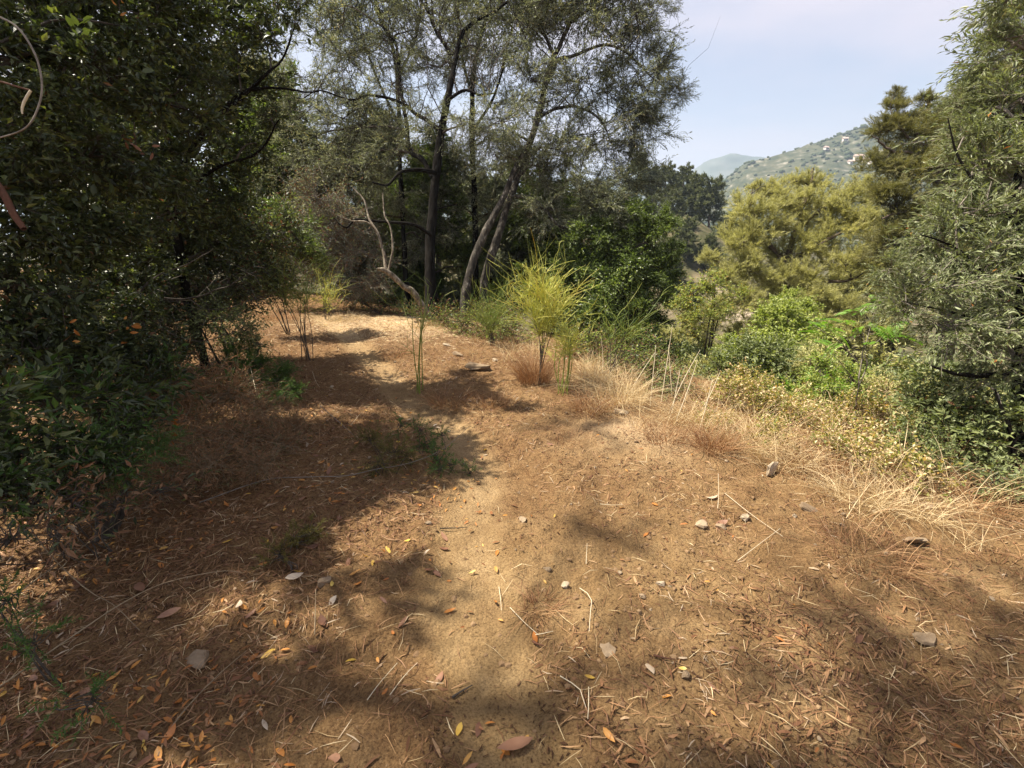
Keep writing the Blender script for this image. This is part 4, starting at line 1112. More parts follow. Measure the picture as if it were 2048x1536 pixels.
# bare black boughs reaching right out of the left bushes
tw = empty('bare_bough', (*gpt(239, 700)[:2], gpt(239, 700)[2]), 'leafless black bough curving out to the right from the left bushes', 'branch')
tb = np.array(tw.location)
for nm, l_ in (('bough', [(225, 700, 3.9, 0.014), (239, 643, 4.0, 0.013), (308, 598, 4.1, 0.011), (376, 597, 4.2, 0.008), (440, 578, 4.2, 0.006), (479, 561, 4.2, 0.004), (510, 545, 4.2, 0.002)]),
               ('side_branch', [(262, 625, 4.0, 0.009), (290, 575, 4.0, 0.008), (318, 550, 4.1, 0.007), (373, 527, 4.2, 0.005), (427, 496, 4.2, 0.003)]),
               ('side_branch', [(285, 612, 4.05, 0.006), (301, 639, 4.1, 0.006), (359, 674, 4.1, 0.005), (410, 680, 4.1, 0.004), (470, 660, 4.15, 0.003), (515, 620, 4.2, 0.002)]),
               ('side_branch', [(376, 597, 4.2, 0.005), (420, 620, 4.2, 0.004), (470, 612, 4.2, 0.003), (530, 590, 4.2, 0.0015)])):
    V, F = limb_mesh(limb_px(l_), 6, 0.05, 0.1, 3, 0.03)
    mk(nm, V - tb, F, M['twig'], tw, smooth=True)
g = rng_(77)
rods_P = []
for l_ in range(46):
    t = g.random()
    px, py = 250 + 270 * t + g.normal() * 25, 640 - 90 * t + g.normal() * 40
    a = at(px, py, 4.15 + g.normal() * .15)
    d = nrm(g.normal(size=3) + [0.3, 0, -0.2]) * g.uniform(.1, .35)
    rods_P.append([a, a + d * .5 + g.normal(size=3) * .02, a + d])
V, F = tubes(np.array(rods_P), np.repeat(np.array([[.003, .0022, .001]]), 46, 0), 3)
o = mk('twigs', V - tb, F, M['twig'], tw); o['kind'] = 'stuff'

bush_px('thicket', 'dark twiggy thicket with sunlit earth glimpsed through it, left of the left broom', [(280, 470, 5.4, 70), (330, 560, 5.3, 65), (420, 540, 5.6, 60), (480, 600, 5.9, 46), (380, 640, 5.2, 50), (300, 680, 4.9, 50), (540, 550, 6.1, 42), (250, 600, 4.8, 60), (440, 470, 5.8, 60), (200, 680, 4.4, 60), (500, 500, 6.0, 50), (350, 700, 4.9, 40), (150, 720, 4.2, 60), (240, 740, 4.2, 45), (430, 620, 5.4, 40), (570, 460, 6.3, 45), (390, 440, 5.6, 60)],
        dict(LOW, lai=2.3, nb=20, twig=0.3, lpt=7, fill=1.15, rb=0.005), 'evergreen', 47, foot=(330, 760), accents=[(M['dryleaf'], 0.08), (M['greygreen'], 0.25)])
bush_px('dead_weeds', 'tangle of dead reddish-brown weeds in the left shade', [(430, 800, 4.0, 55), (380, 860, 3.5, 55), (480, 880, 3.5, 45), (330, 900, 3.1, 50), (300, 820, 3.6, 55), (420, 930, 3.1, 36), (240, 940, 2.8, 45), (520, 830, 4.0, 40), (560, 890, 3.7, 36), (600, 860, 4.0, 30), (470, 790, 4.3, 36), (360, 800, 3.9, 40), (510, 930, 3.3, 30)],
        dict(LOW, lai=1.5, L=0.05, W=0.005, nb=26, twig=0.26, lpt=6, rb=0.003, stem=0.005), 'redgrass', 48, bark='stem_tan', cat='weeds', foot=(400, 930), accents=[(M['dryleaf'], 0.2), (M['evergreen'], 0.2)])

bush_px('dead_weeds', 'sprawling dead stems and withered leaves in the lower left shade', [(60, 1010, 2.1, 60), (150, 1000, 2.2, 50), (230, 1010, 2.3, 40), (20, 1080, 1.9, 50), (110, 1070, 2.0, 40), (320, 980, 2.6, 34)],
        dict(LOW, lai=1.0, L=0.045, W=0.012, nb=20, twig=0.2, lpt=6, rb=0.003, stem=0.004), 'dryleaf', 50, cat='weeds', foot=(120, 1110), accents=[(M['evergreen'], 0.35), (M['litter'], 0.2)])

# --- green shrub behind the left broom
bush_px('evergreen_bush', 'mid green narrow-leaved shrub just above the left broom', [(590, 455, 7.6, 55), (560, 500, 7.4, 45), (610, 520, 7.6, 42), (540, 430, 7.6, 45), (500, 480, 7.3, 45), (520, 550, 7.2, 35)],
        dict(LOW, lai=2.0, L=0.06, W=0.015, stem=.008), 'ivy', 45, foot=(585, 640))
bush_px('evergreen_bush', 'small-leaved bush on sunlit ground between the boughs and the left broom', [(440, 640, 5.0, 40), (480, 660, 5.0, 36), (400, 650, 5, 30), (520, 690, 5.1, 24), (410, 600, 5.1, 26)],
        dict(LOW, lai=1.4, L=0.022, W=0.012, twig=0.14), 'greygreen', 46, foot=(450, 715))

# ------------------------------------------------------------------ right side
OLR = dict(fill=1.2, lai=1.1, L=0.047, W=0.0105, twig=0.22, lpt=15, nb=12, up=0.12, droop=0.12, spread=0.6, rb=0.005, roll=1.0)
tr, bR = rooted(limb_px([(2035, 1010, 3.5, 0.045), (2038, 850, 3.6, 0.04), (2040, 700, 3.7, 0.036), (2042, 560, 3.8, 0.032), (2030, 420, 3.9, 0.028), (2045, 250, 4.0, 0.022), (2060, 50, 4.1, 0.015)]))
L = [tr, limb_px([(2040, 740, 3.65, 0.022), (1990, 748, 3.6, 0.02), (1950, 752, 3.6, 0.017), (1900, 748, 3.6, 0.012), (1860, 735, 3.6, 0.006)]),
     limb_px([(2040, 640, 3.75, 0.018), (1980, 560, 3.8, 0.014), (1920, 500, 3.8, 0.010), (1840, 470, 3.8, 0.005)]),
     limb_px([(2035, 450, 3.9, 0.016), (1980, 400, 3.9, 0.012), (1930, 330, 3.9, 0.009), (1890, 240, 3.9, 0.004)]),
     limb_px([(2040, 660, 3.75, 0.014), (1960, 640, 3.7, 0.010), (1890, 620, 3.7, 0.007), (1800, 600, 3.7, 0.003)]),
     limb_px([(2036, 960, 3.5, 0.018), (2015, 850, 3.5, 0.013), (1990, 780, 3.5, 0.007)])]
C, R = px_clumps([(2040, 80, 4.1, 95), (2070, 200, 4.0, 110), (2000, 230, 4.1, 75), (1970, 330, 4.0, 75), (2050, 350, 3.9, 90), (1930, 420, 3.9, 75), (2010, 470, 3.9, 80),
                  (1870, 490, 3.9, 65), (1950, 560, 3.8, 80), (2040, 590, 3.8, 80), (1850, 570, 3.8, 70), (1790, 540, 3.9, 45), (1890, 650, 3.7, 65), (1990, 680, 3.7, 80), (1810, 620, 3.8, 50),
                  (2080, 480, 3.8, 90), (1960, 180, 4.2, 35), (2090, 720, 3.6, 100), (1925, 275, 4.1, 40), (2060, -40, 4.1, 100), (1960, 760, 3.7, 50), (1950, 130, 4.2, 32), (1985, 60, 4.2, 40), (1910, 210, 4.2, 30)])
build_tree('olive_tree', 'slender olive at the right edge with fine pale leaves', 'tree', bR, L, C, R, OLR, M['olive_pale'], M['bark_dark'], M['twig_grey'], 51, near_leaves=300, accents=[(M['orange'], 0.002)])

bush_px('evergreen_bush', 'grey-green leafy bush at the foot of the right edge olive', [(1850, 820, 4.0, 60), (1910, 870, 3.8, 70), (1970, 810, 3.8, 60), (1980, 900, 3.6, 60), (1830, 890, 4.1, 45), (1900, 780, 4, 50), (2050, 860, 3.5, 70), (1990, 960, 3.4, 45), (1870, 930, 3.8, 40)],
        dict(LOW, lai=2.2, L=0.042, W=0.018), 'greygreen', 52, accents=[(M['dryleaf'], 0.03)])

# --- pines
PINE = dict(fill=1.25, lai=2.5, L=0.095, W=0.0075, shape='needle', twig=0.26, lpt=34, nb=24, up=0.55, sup=0.3, droop=-0.05, spread=0.62, rb=0.006, tpow=0.7, wob=0.1)
tr, bp1 = rooted(limb_px([(1560, 700, 15, 0.14), (1560, 620, 15, 0.12), (1570, 540, 15, 0.11), (1590, 470, 15.2, 0.08), (1610, 400, 15.4, 0.08), (1625, 340, 15.6, 0.04)]))
L = [tr, limb_px([(1560, 590, 15, 0.09), (1510, 600, 14.6, 0.07), (1470, 580, 14.4, 0.04), (1450, 560, 14.3, 0.02)]),
     limb_px([(1572, 530, 15, 0.08), (1530, 475, 15, 0.06), (1510, 430, 15, 0.04), (1500, 390, 15, 0.02)]),
     limb_px([(1568, 545, 15, 0.08), (1620, 500, 14.8, 0.06), (1680, 470, 14.6, 0.04), (1730, 440, 14.6, 0.02)]),
     limb_px([(1562, 580, 15, 0.07), (1630, 565, 14.6, 0.05), (1700, 560, 14.4, 0.03), (1740, 540, 14.3, 0.015)]),
     limb_px([(1590, 470, 15.2, 0.06), (1650, 410, 15.2, 0.045), (1690, 380, 15.2, 0.025), (1720, 355, 15.2, 0.012)])]
C, R = px_clumps([(1500, 428, 15, 42), (1480, 488, 14.8, 48), (1530, 458, 15, 46), (1560, 408, 15.3, 38), (1600, 418, 15.4, 40), (1625, 373, 15.6, 30), (1540, 383, 15.5, 24), (1650, 418, 15.2, 44), (1700, 398, 15.2, 36),
                  (1740, 378, 15.2, 26), (1690, 458, 14.9, 50), (1620, 488, 15, 48), (1570, 508, 15, 44), (1740, 448, 14.8, 44), (1500, 548, 14.6, 46), (1455, 558, 14.5, 36), (1560, 568, 14.6, 44),
                  (1620, 558, 14.5, 42), (1690, 528, 14.5, 44), (1740, 528, 14.5, 40), (1480, 608, 14.3, 40), (1540, 628, 14.3, 44), (1600, 618, 14.2, 44), (1640, 598, 14.1, 32), (1440, 628, 14.3, 34),
                  (1680, 618, 14.3, 34), (1500, 668, 14.2, 40), (1580, 678, 14.2, 44), (1590, 363, 15.6, 20), (1510, 378, 15.4, 18), (1420, 518, 14.8, 22)])
pineA = build_tree('pine_tree', 'big golden-green pine in the middle of the right half', 'tree', bp1, L, C, R, PINE, M['pine_gold'], M['bark_pine'], M['twig'], 61)

tr, bp2 = rooted(limb_px([(1900, 640, 12, 0.2), (1895, 520, 12, 0.17), (1880, 400, 12, 0.13), (1870, 300, 12.2, 0.09), (1855, 200, 12.4, 0.04)]))
L = [tr, limb_px([(1885, 300, 12, 0.05), (1850, 292, 11.8, 0.04), (1820, 275, 11.7, 0.03), (1795, 255, 11.6, 0.015)]),
     limb_px([(1880, 310, 12, 0.05), (1810, 305, 11.7, 0.035), (1770, 295, 11.6, 0.025), (1745, 275, 11.5, 0.012)]),
     limb_px([(1890, 420, 12, 0.06), (1820, 420, 11.7, 0.04), (1760, 440, 11.5, 0.02)]),
     limb_px([(1880, 300, 12, 0.06), (1960, 220, 12, 0.04), (2030, 100, 12, 0.02)])]
C, R = px_clumps([(1788, 215, 12, 26), (1790, 185, 12, 12), (1850, 205, 12.2, 22), (1770, 260, 11.9, 34), (1820, 265, 12, 44), (1880, 270, 12.2, 52), (1765, 330, 11.8, 36), (1830, 350, 11.8, 60), (1910, 340, 12, 60),
                  (1790, 410, 11.7, 50), (1870, 440, 11.8, 64), (1960, 420, 12, 60), (1780, 490, 11.7, 46), (1850, 520, 11.7, 56), (1940, 520, 11.8, 60), (1940, 290, 12.1, 46), (1990, 250, 12.2, 52), (2030, 170, 12.2, 52),
                  (2000, 350, 12, 60), (2040, 90, 12.3, 36), (2020, 450, 12, 60), (1800, 560, 11.7, 44), (1755, 400, 11.9, 24), (1925, 240, 12.1, 42), (1960, 175, 12.2, 42), (1995, 90, 12.3, 42), (1895, 250, 12, 36), (2050, 20, 12.4, 60)])
build_tree('pine_tree', 'tall dark pine with two spiky tops, behind the right edge olive', 'tree', bp2, L, C, R, dict(PINE, lai=3.2), M['pine_dark'], M['bark_pine'], M['twig'], 62)

# smaller pines down the slope
pspec = dict(PINE, lai=3.4, L=0.16, W=0.022, lpt=26, nb=12, twig=0.34, rb=0.014)
pineB = back_tree(63, ring(rng_(8), 13, 0.8, 4.6, 1.7, 0.55, 0.85), 'pine_gold', 'young golden pine left of the big golden pine, nearest of its kind', 0.12, pspec, 'bark_pine', 'pine_tree', 4.4)


def place_px(o, px, py, d, s=1.0, sink=0.0):
    p = at(px, py, d)
    o.location = (p[0], p[1], h1(p[0], p[1]) - sink)


p = at(1400, 560, 20); pineB.location = zpos(p[0], p[1]); pineB.scale = (.62,) * 3
for k, (px, d, s, lab) in enumerate([
        (1375, 26, .6, 'golden pine low on the slope beside the dark green bush'),
        (1450, 30, .6, 'golden pine below the bare earth patch, half behind its neighbours'),
        (1340, 36, .8, 'pine on the slope just right of the olive group'),
        (1400, 42, .7, 'rounded pine below the grove, left of the bare earth patch'),
        (1490, 45, .8, 'pine peeping above the left shoulder of the big golden pine'),
        (1660, 24, 1.3, 'pine behind the big golden pine on its right'),
        (1760, 22, 1.5, 'pine filling the gap between the golden pine and the dark pine')]):
    p = at(px, 500, d)
    dup(pineB, zpos(p[0], p[1]), k * 1.1, s, lab)

gspec = dict(PINE, lai=3.2, L=0.40, W=0.11, lpt=16, nb=12, twig=0.5, rb=0.02)
groveA = back_tree(64, ring(rng_(9), 12, 2.6, 9.0, 2.6, 1.3, 1.9), 'grove', 'grey-green grove pine, tallest at the left of the grove across the valley', 0.2, gspec, 'bark_pine', 'pine_tree', 8.5)
groveB = back_tree(65, ring(rng_(10), 10, 1.2, 6.5, 2.4, 1.2, 1.7), 'grove', 'round grey-green pine on the right of the grove across the valley', 0.18, gspec, 'bark_pine', 'pine_tree', 6)
G = 'pines of the grove across the valley'
p = at(1325, 430, 78); groveA.location = zpos(p[0], p[1], 0.3); groveA['group'] = G; groveA.scale = (.72,) * 3
p = at(1418, 440, 76); groveB.location = zpos(p[0], p[1], 0.3); groveB['group'] = G
for k, (src, px, d, s, lab) in enumerate([
        (groveA, 1360, 80, 0.7, 'second tall grove pine from the left, across the valley'),
        (groveB, 1388, 77, .85, 'rounded grove pine just left of the lowest right one'),
        (groveA, 1300, 84, 0.72, 'grove pine half hidden by the olive leaves'),
        (groveB, 1345, 70, 0.6, 'low grove pine in front of the tall ones'),
        (groveB, 1300, 70, 0.6, 'low grove pine beside the olive leaves'),
        (groveA, 1270, 80, 0.9, 'grove pine wholly among the olive twigs'),
        (groveB, 1455, 82, 0.8, 'small grove pine at the right foot of the grove'),
        (groveB, 1480, 78, 0.75, 'small pine right of the grove, over the bare earth'),
        (groveB, 1380, 62, 0.7, 'dark small pine below the grove'),
        (groveB, 1425, 60, 0.62, 'dark small pine just above the bare earth patch'),
        (groveB, 1335, 58, 0.7, 'dark small pine on the slope under the grove'),
        (groveB, 1465, 58, 0.5, 'stunted pine at the right rim of the bare earth patch'),
        (groveB, 1400, 52, 0.5, 'stunted pine at the left rim of the bare earth patch')]):
    p = at(px, 440, d)
    dup(src, zpos(p[0], p[1], 0.3), k * 0.9, s, lab, G)

# dead grey tree below the grove
p = at(1412, 470, 50); zb = h1(p[0], p[1])
snag = empty('dead_tree', (p[0], p[1], zb), 'fallen grey dead tree with tangled bare twigs below the grove', 'tree')
V, F = limb_mesh(np.array([(-0.2, 0, -0.2, 0.12), (-0.5, 0, 1.4, 0.1), (-1.6, 0, 2.3, 0.07), (-2.8, 0, 2.7, 0.03)]), 6, 0.2, 0.1, 4, 0.1)
mk('trunk', V, F, M['bark_pale'], snag, smooth=True)
g = rng_(9)
P0 = np.array([-0.5, 0, 1.2]) + g.normal(size=(150, 3)) * [0.7, 0.5, 0.5]
P1 = P0 + g.normal(size=(150, 3)) * [0.7, 0.5, 0.6]
V, F = tubes(np.stack([P0, (P0 + P1) / 2 + g.normal(size=(150, 3)) * .1, P1], 1), np.repeat([[.035, .03, .012]], 150, 0), 3)
o = mk('twigs', V, F, M['twig_grey'], snag); o['kind'] = 'stuff'

# --- shrubs and herbs over the edge on the right
bush_px('green_shrub', 'lush green shrub with rounded top, right of the pale stalks', [(1540, 650, 7.6, 55), (1600, 640, 7.8, 50), (1490, 700, 7.0, 55), (1560, 710, 7.0, 60), (1640, 700, 7.0, 45), (1450, 740, 6.6, 40), (1520, 770, 6.3, 45), (1600, 770, 6.2, 45), (1580, 600, 8.0, 30)],
        dict(LOW, lai=2.8, L=0.034, W=0.019, twig=0.18), 'fresh', 53, cat='shrub', foot=(1560, 850))
bush_px('green_shrub', 'small light green shrub with yellow flecks, left of the lush shrub', [(1390, 590, 8.2, 40), (1430, 570, 8.2, 32), (1365, 620, 8.2, 30), (1400, 640, 8, 30), (1440, 620, 8, 26), (1480, 590, 8.3, 22)],
        dict(LOW, lai=1.5, L=0.03, W=0.018, twig=0.2), 'fresh', 54, cat='shrub', accents=[(M['yellowing'], 0.3)], foot=(1380, 760))
bush_px('green_shrub', 'low leafy shrub under the lush shrub, against the dry grass', [(1600, 800, 5.4, 40), (1660, 780, 5.2, 42), (1540, 790, 5.6, 36), (1700, 760, 5.2, 36), (1640, 740, 5.6, 36)],
        dict(LOW, lai=2.4, L=0.032, W=0.018, twig=0.16), 'fresh', 55, cat='shrub', foot=(1620, 870), accents=[(M['bright'], 0.15)])
hs = dict(LOW, lai=1.5, L=0.026, W=0.015, twig=0.17, lpt=8, nb=14, rb=0.0028, stem=0.006, up=0.4)
for k, (cl, ft, lab) in enumerate([
        ([(1460, 790, 5.5, 40), (1500, 800, 5.4, 38), (1430, 830, 5.2, 30), (1490, 760, 5.8, 36)], (1460, 880), 'yellowing herb clump in the dry grass, leftmost of the herbs'),
        ([(1560, 820, 5.2, 42), (1600, 840, 5.0, 38), (1540, 870, 4.8, 30), (1620, 810, 5.3, 36), (1520, 780, 5.6, 34)], (1570, 910), 'yellowing herb clump below the lush green shrub'),
        ([(1650, 820, 5.0, 40), (1690, 850, 4.7, 38), (1730, 820, 4.8, 34), (1660, 880, 4.5, 30)], (1670, 920), 'yellowing herb clump at the foot of the sapling'),
        ([(1760, 830, 4.4, 38), (1800, 870, 4.2, 34), (1770, 780, 4.4, 28)], (1780, 930), 'yellowing herb clump with a rusty spike, right of the sapling'),
        ([(1700, 910, 4.2, 36), (1740, 930, 4.0, 34), (1760, 900, 4.2, 30)], (1720, 985), 'thin yellow-leaved herb in front of the right grey-green bush'),
        ([(1840, 960, 3.6, 38), (1800, 930, 3.7, 28)], (1830, 1000), 'thin yellow-leaved herb by the right grey-green bush foot')]):
    bush_px('herb', lab, cl, hs, 'yellowing', 56 + k, bark='stem_tan', cat='herb', foot=ft, accents=[(M['straw'], 0.34), (M['fresh'], 0.16)])

# scrub bushes filling the slope below the edge
g = rng_(730)
sl = back_tree(66, [(0, 0, .45, .55), (.5, .2, .4, .45), (-.45, .15, .45, .5), (.1, -.4, .35, .4), (.1, .4, .7, .45)], 'greygreen', 'scrubby bush on the slope below the terrace', 0.03, dict(BACKSPEC, L=.07, W=.035, lai=2.6), 'bark_dark', 'slope_bush', .8)
sl['category'] = 'bush'
sl2 = back_tree(67, [(0, 0, .45, .55), (.5, .2, .5, .45), (-.45, .15, .55, .5), (.1, -.4, .35, .4), (.1, .4, .8, .45)], 'pine_gold', 'golden scrubby bush on the slope below the terrace', 0.03, dict(BACKSPEC, L=.07, W=.02, lai=2.6), 'bark_dark', 'slope_bush', .8)
sl2['category'] = 'bush'
spots = []
for k in range(400):
    px = g.uniform(1340, 2100); d = 5.5 * (7.0 ** g.random())
    p = at(px, 600, d)
    e = float(edge_d(np.array([p[0]]), np.array([p[1]]))[0])
    if e > 1.6 and all((p[0] - q[0]) ** 2 + (p[1] - q[1]) ** 2 > (0.11 * d) ** 2 for q in spots):
        spots.append((p[0], p[1], d))
for px, d in ((1790, 6.8), (1830, 6.2), (1810, 7.6), (1860, 7.0), (1760, 7.4), (1890, 6.4), (1840, 8.6), (1800, 9.8)):
    p = at(px, 640, d)
    spots.insert(2, (p[0], p[1], d + 9))
for k, (x, y, d) in enumerate(spots[:78]):
    src, nm = (sl, 'grey-green') if g.random() < .6 else (sl2, 'golden')
    lab = f"{nm} scrubby bush on the slope " + ('just below the terrace edge' if d < 9 else ('among the pine trunks' if d < 20 else 'far down towards the valley'))
    s_ = (.55 + .03 * d) * g.uniform(.75, 1.2)
    if k == 0: sl.location = zpos(x, y); sl['label'] = 'grey-green' + lab[lab.index(' scrubby'):]; sl['group'] = 'scrub bushes on the slope'; continue
    if k == 1: sl2.location = zpos(x, y); sl2['label'] = 'golden' + lab[lab.index(' scrubby'):]; sl2['group'] = 'scrub bushes on the slope'; continue
    dup(src, zpos(x, y), g.uniform(0, 6.28), s_, lab, 'scrub bushes on the slope')

# --- sapling with feather-shaped leaves
sb = gpt(1695, 905)
sap = empty('sapling', sb, 'young sapling with bright green feathered leaves above the dry grass', 'tree')
tr = np.vstack([[*(sb - [0, 0, .04]), 0.008], limb_px([(1708, 840, 4.5, 0.0075), (1716, 780, 4.5, 0.0065), (1722, 730, 4.5, 0.0055), (1730, 680, 4.5, 0.0045), (1722, 660, 4.5, 0.003)])])
twl = [tr, limb_px([(1718, 770, 4.5, 0.006), (1735, 730, 4.45, 0.006), (1732, 705, 4.45, 0.004), (1770, 670, 4.4, 0.003)]),
       limb_px([(1718, 728, 4.5, 0.005), (1680, 685, 4.5, 0.004), (1640, 660, 4.5, 0.003), (1622, 645, 4.5, 0.002)]),
       limb_px([(1712, 765, 4.5, 0.004), (1680, 725, 4.4, 0.003), (1650, 690, 4.4, 0.002)]),
       limb_px([(1729, 700, 4.5, 0.004), (1745, 640, 4.5, 0.003), (1755, 605, 4.5, 0.002)])]
for k, lb in enumerate(twl):
    V, F = limb_mesh(lb, 6, 0.04, 0.08, k, 0.01)
    mk('trunk' if k == 0 else 'limb', V - sb, F, M['twig_grey'], sap, smooth=True)
n_l = 9
pp = np.zeros((2 * n_l + 1, 3)); ld = np.zeros_like(pp)
for k in range(n_l):
    for s_, j in ((-1, 2 * k), (1, 2 * k + 1)):
        pp[j] = (s_ * 0.003, 0.03 + 0.15 * k / n_l, -0.06 * (k / n_l) ** 2)
        ld[j] = (s_ * 0.85, 0.5, -0.1)
pp[-1] = (0, 0.19, -0.06); ld[-1] = (0, 1, -0.3)
V, F = leaf_geo(pp, nrm(ld), nrm(np.cross(nrm(ld), np.array([[0, 0, 1.0]]))), 0.055, 0.02, 'leaf', 0.1)
bg = Bag().add((V, F)).add(tubes(np.array([[(0, 0, 0), (0, .1, -.01), (0, .19, -.06)]]), np.array([[.002, .0015, .001]]), 3))
lf_src = mk('feather_leaf', *bg.get(), M['bright'], None, link=False)
g = rng_(19)
for px, py, d in [(1755, 605, 4.5), (1765, 600, 4.4), (1735, 615, 4.5), (1780, 612, 4.4), (1722, 655, 4.5), (1740, 655, 4.4), (1700, 650, 4.5), (1760, 660, 4.4), (1775, 645, 4.4), (1790, 655, 4.4),
                  (1650, 655, 4.5), (1630, 645, 4.5), (1660, 640, 4.5), (1690, 635, 4.5), (1710, 625, 4.5), (1655, 690, 4.4), (1640, 675, 4.4), (1800, 650, 4.35), (1815, 660, 4.3), (1725, 690, 4.4), (1745, 600, 4.6), (1680, 690, 4.4),
                  (1770, 625, 4.3), (1690, 660, 4.3), (1665, 665, 4.3), (1735, 640, 4.25), (1785, 670, 4.25)]:
    o = lf_src.copy(); COL.objects.link(o); o.parent = sap
    o.location = at(px + g.normal() * 4, py + g.normal() * 4, d) - sb
    o.rotation_euler = (g.uniform(-.3, .5), g.uniform(-.5, .5), g.uniform(0, 2 * pi))
    o.scale = (g.uniform(.8, 1.15),) * 3

# ------------------------------------------------------------------ brooms
def broom(label, px, py, h, spread, n_base, n_mid, n_top, mat, seed, stem_h=0.4, lean=(0, 0), stem='twig', cat='shrub', bare=True):
    g = rng_(seed)
    b = gpt(px, py)
    root = empty('broom_bush', b, label, cat)
    B = Bag(); S = Bag()
    tops = []
    for k in range(n_base):
        a = g.uniform(0, 2 * pi)
        tip = np.array([math.cos(a), math.sin(a), 0]) * spread * g.uniform(.1, .5) + [lean[0] * .5, lean[1] * .5, h * g.uniform(.55, .8)]
        st = np.array([g.normal() * .035, g.normal() * .035, -0.03])
        mid = st * .5 + tip * .5 + g.normal(size=3) * .035 - np.array([tip[0], tip[1], 0]) * .1
        q = smoothline(np.array([np.r_[st, .006], np.r_[mid, .0045], np.r_[tip, .0022]]), 9)
        mk('stem', *tubes(q[None, :, :3], q[None, :, 3], 5), M[stem], root, smooth=True)
        tops.append(q[:, :3])
    mids = []
    P = []; Rr = []
    for k in range(n_mid):
        q = tops[g.integers(len(tops))]
        u = stem_h / .68 + (1 - stem_h / .68) * g.random() ** .8
        j = min(int(u * 8), 8)
        s = q[j]
        a = g.uniform(0, 2 * pi)
        dr = nrm(np.array([math.cos(a) * g.uniform(.2, 1), math.sin(a) * g.uniform(.2, 1), g.uniform(.15, 1.1)]))
        L = spread * g.uniform(.5, 1.05)
        cv = g.normal(size=3) * .22 + [0, 0, .12]
        pts = [s + dr * L * t + cv * L * t * t for t in (0, .33, .66, 1)]
        P.append(pts); Rr.append([.0024, .0022, .0018, .0013])
        mids.append(pts)
    for k in range(n_top):
        m = mids[g.integers(len(mids))]
        j = g.integers(0, 4)
        s = m[j]; d = nrm(m[3] - m[0])
        a = g.normal(size=3)
        dr = nrm(d * .7 + a * g.uniform(.3, .75) + [0, 0, .25])
        L = spread * g.uniform(.25, .7) * (1.6 if g.random() < .12 else .9)
        cv = g.normal(size=3) * .25 + [0, 0, -.2 * g.random()]
        P.append([s + dr * L * t + cv * L * t * t for t in (0, .33, .66, 1)])
        Rr.append([.0022, .002, .0016, .0009])
    V, F = tubes(np.array(P), np.array(Rr), 3)
    o = mk('rods', V, F, M[mat], root); o['kind'] = 'stuff'
    return root


broom('big yellow-green broom bush lit by the sun, centre of the picture', 1078, 768, 1.36, 0.42, 6, 150, 820, 'broom', 71, 0.40, (0.16, 0.05))
broom('slender green broom standing close against the right of the big yellow broom', 1128, 785, 0.9, 0.2, 9, 60, 260, 'broom', 72, 0.4, (0, 0), 'broom_dim')
broom('spreading broom with arching stalks at the edge, right of the big yellow broom', 1222, 752, 0.9, 0.42, 7, 46, 150, 'broom_dim', 73, 0.35, (0.25, 0))
broom('sparse dark-stemmed broom by the left of the path near the bright mound', 617, 722, 1.15, 0.42, 8, 60, 260, 'broom_dim', 74, 0.55, (-0.05, 0))
broom('thin upright broom with few long stems, right of the path', 842, 785, 1.35, 0.42, 5, 16, 46, 'broom_dim', 75, 0.4, (0.05, 0), 'broom_dim')
broom('low green broom lying along the terrace edge below the twin trunks', 985, 690, 0.55, 0.6, 9, 80, 300, 'broom_dim', 76, 0.3, (-0.1, 0))
broom('small golden broom tuft just right of the sparse dark-stemmed broom', 655, 640, 0.75, 0.5, 6, 40, 130, 'broom', 77, 0.3, (0.1, 0))

bush_px('low_scrub', 'low dark brush with twigs and rusty leaves behind the mound, under the dead branch', [(720, 600, 10.2, 30), (770, 612, 9.9, 26), (820, 625, 9.7, 24), (880, 635, 9.4, 26), (690, 590, 10.4, 26)],
        dict(LOW, lai=1.2, nb=20, twig=0.28, lpt=6, L=.035, W=.018), 'ivy', 87, cat='shrub', foot=None, accents=[(M['orange'], .05), (M['dryleaf'], .3)])
bush_px('low_scrub', 'low green and brown scrub at the foot of the two pale trunks', [(930, 655, 9.0, 30), (980, 665, 8.8, 32), (1030, 670, 8.6, 34), (900, 640, 9.2, 26), (1010, 640, 8.9, 34), (960, 630, 9.1, 30)],
        dict(LOW, lai=1.3, nb=18, twig=0.24, lpt=7, L=.032, W=.016), 'fresh', 88, cat='shrub', accents=[(M['dryleaf'], .35), (M['ivy'], .3)])
bush_px('low_scrub', 'dark scrub under the spreading broom at the terrace edge', [(1190, 700, 6.4, 40), (1250, 720, 6.2, 44), (1300, 740, 6.0, 40), (1340, 770, 5.9, 34), (1160, 690, 6.8, 36), (1280, 690, 6.6, 36)],
        dict(LOW, lai=1.5, nb=18, twig=0.22, lpt=8, L=.03, W=.017), 'ivy', 89, cat='shrub', accents=[(M['dryleaf'], .2), (M['fresh'], .2)])

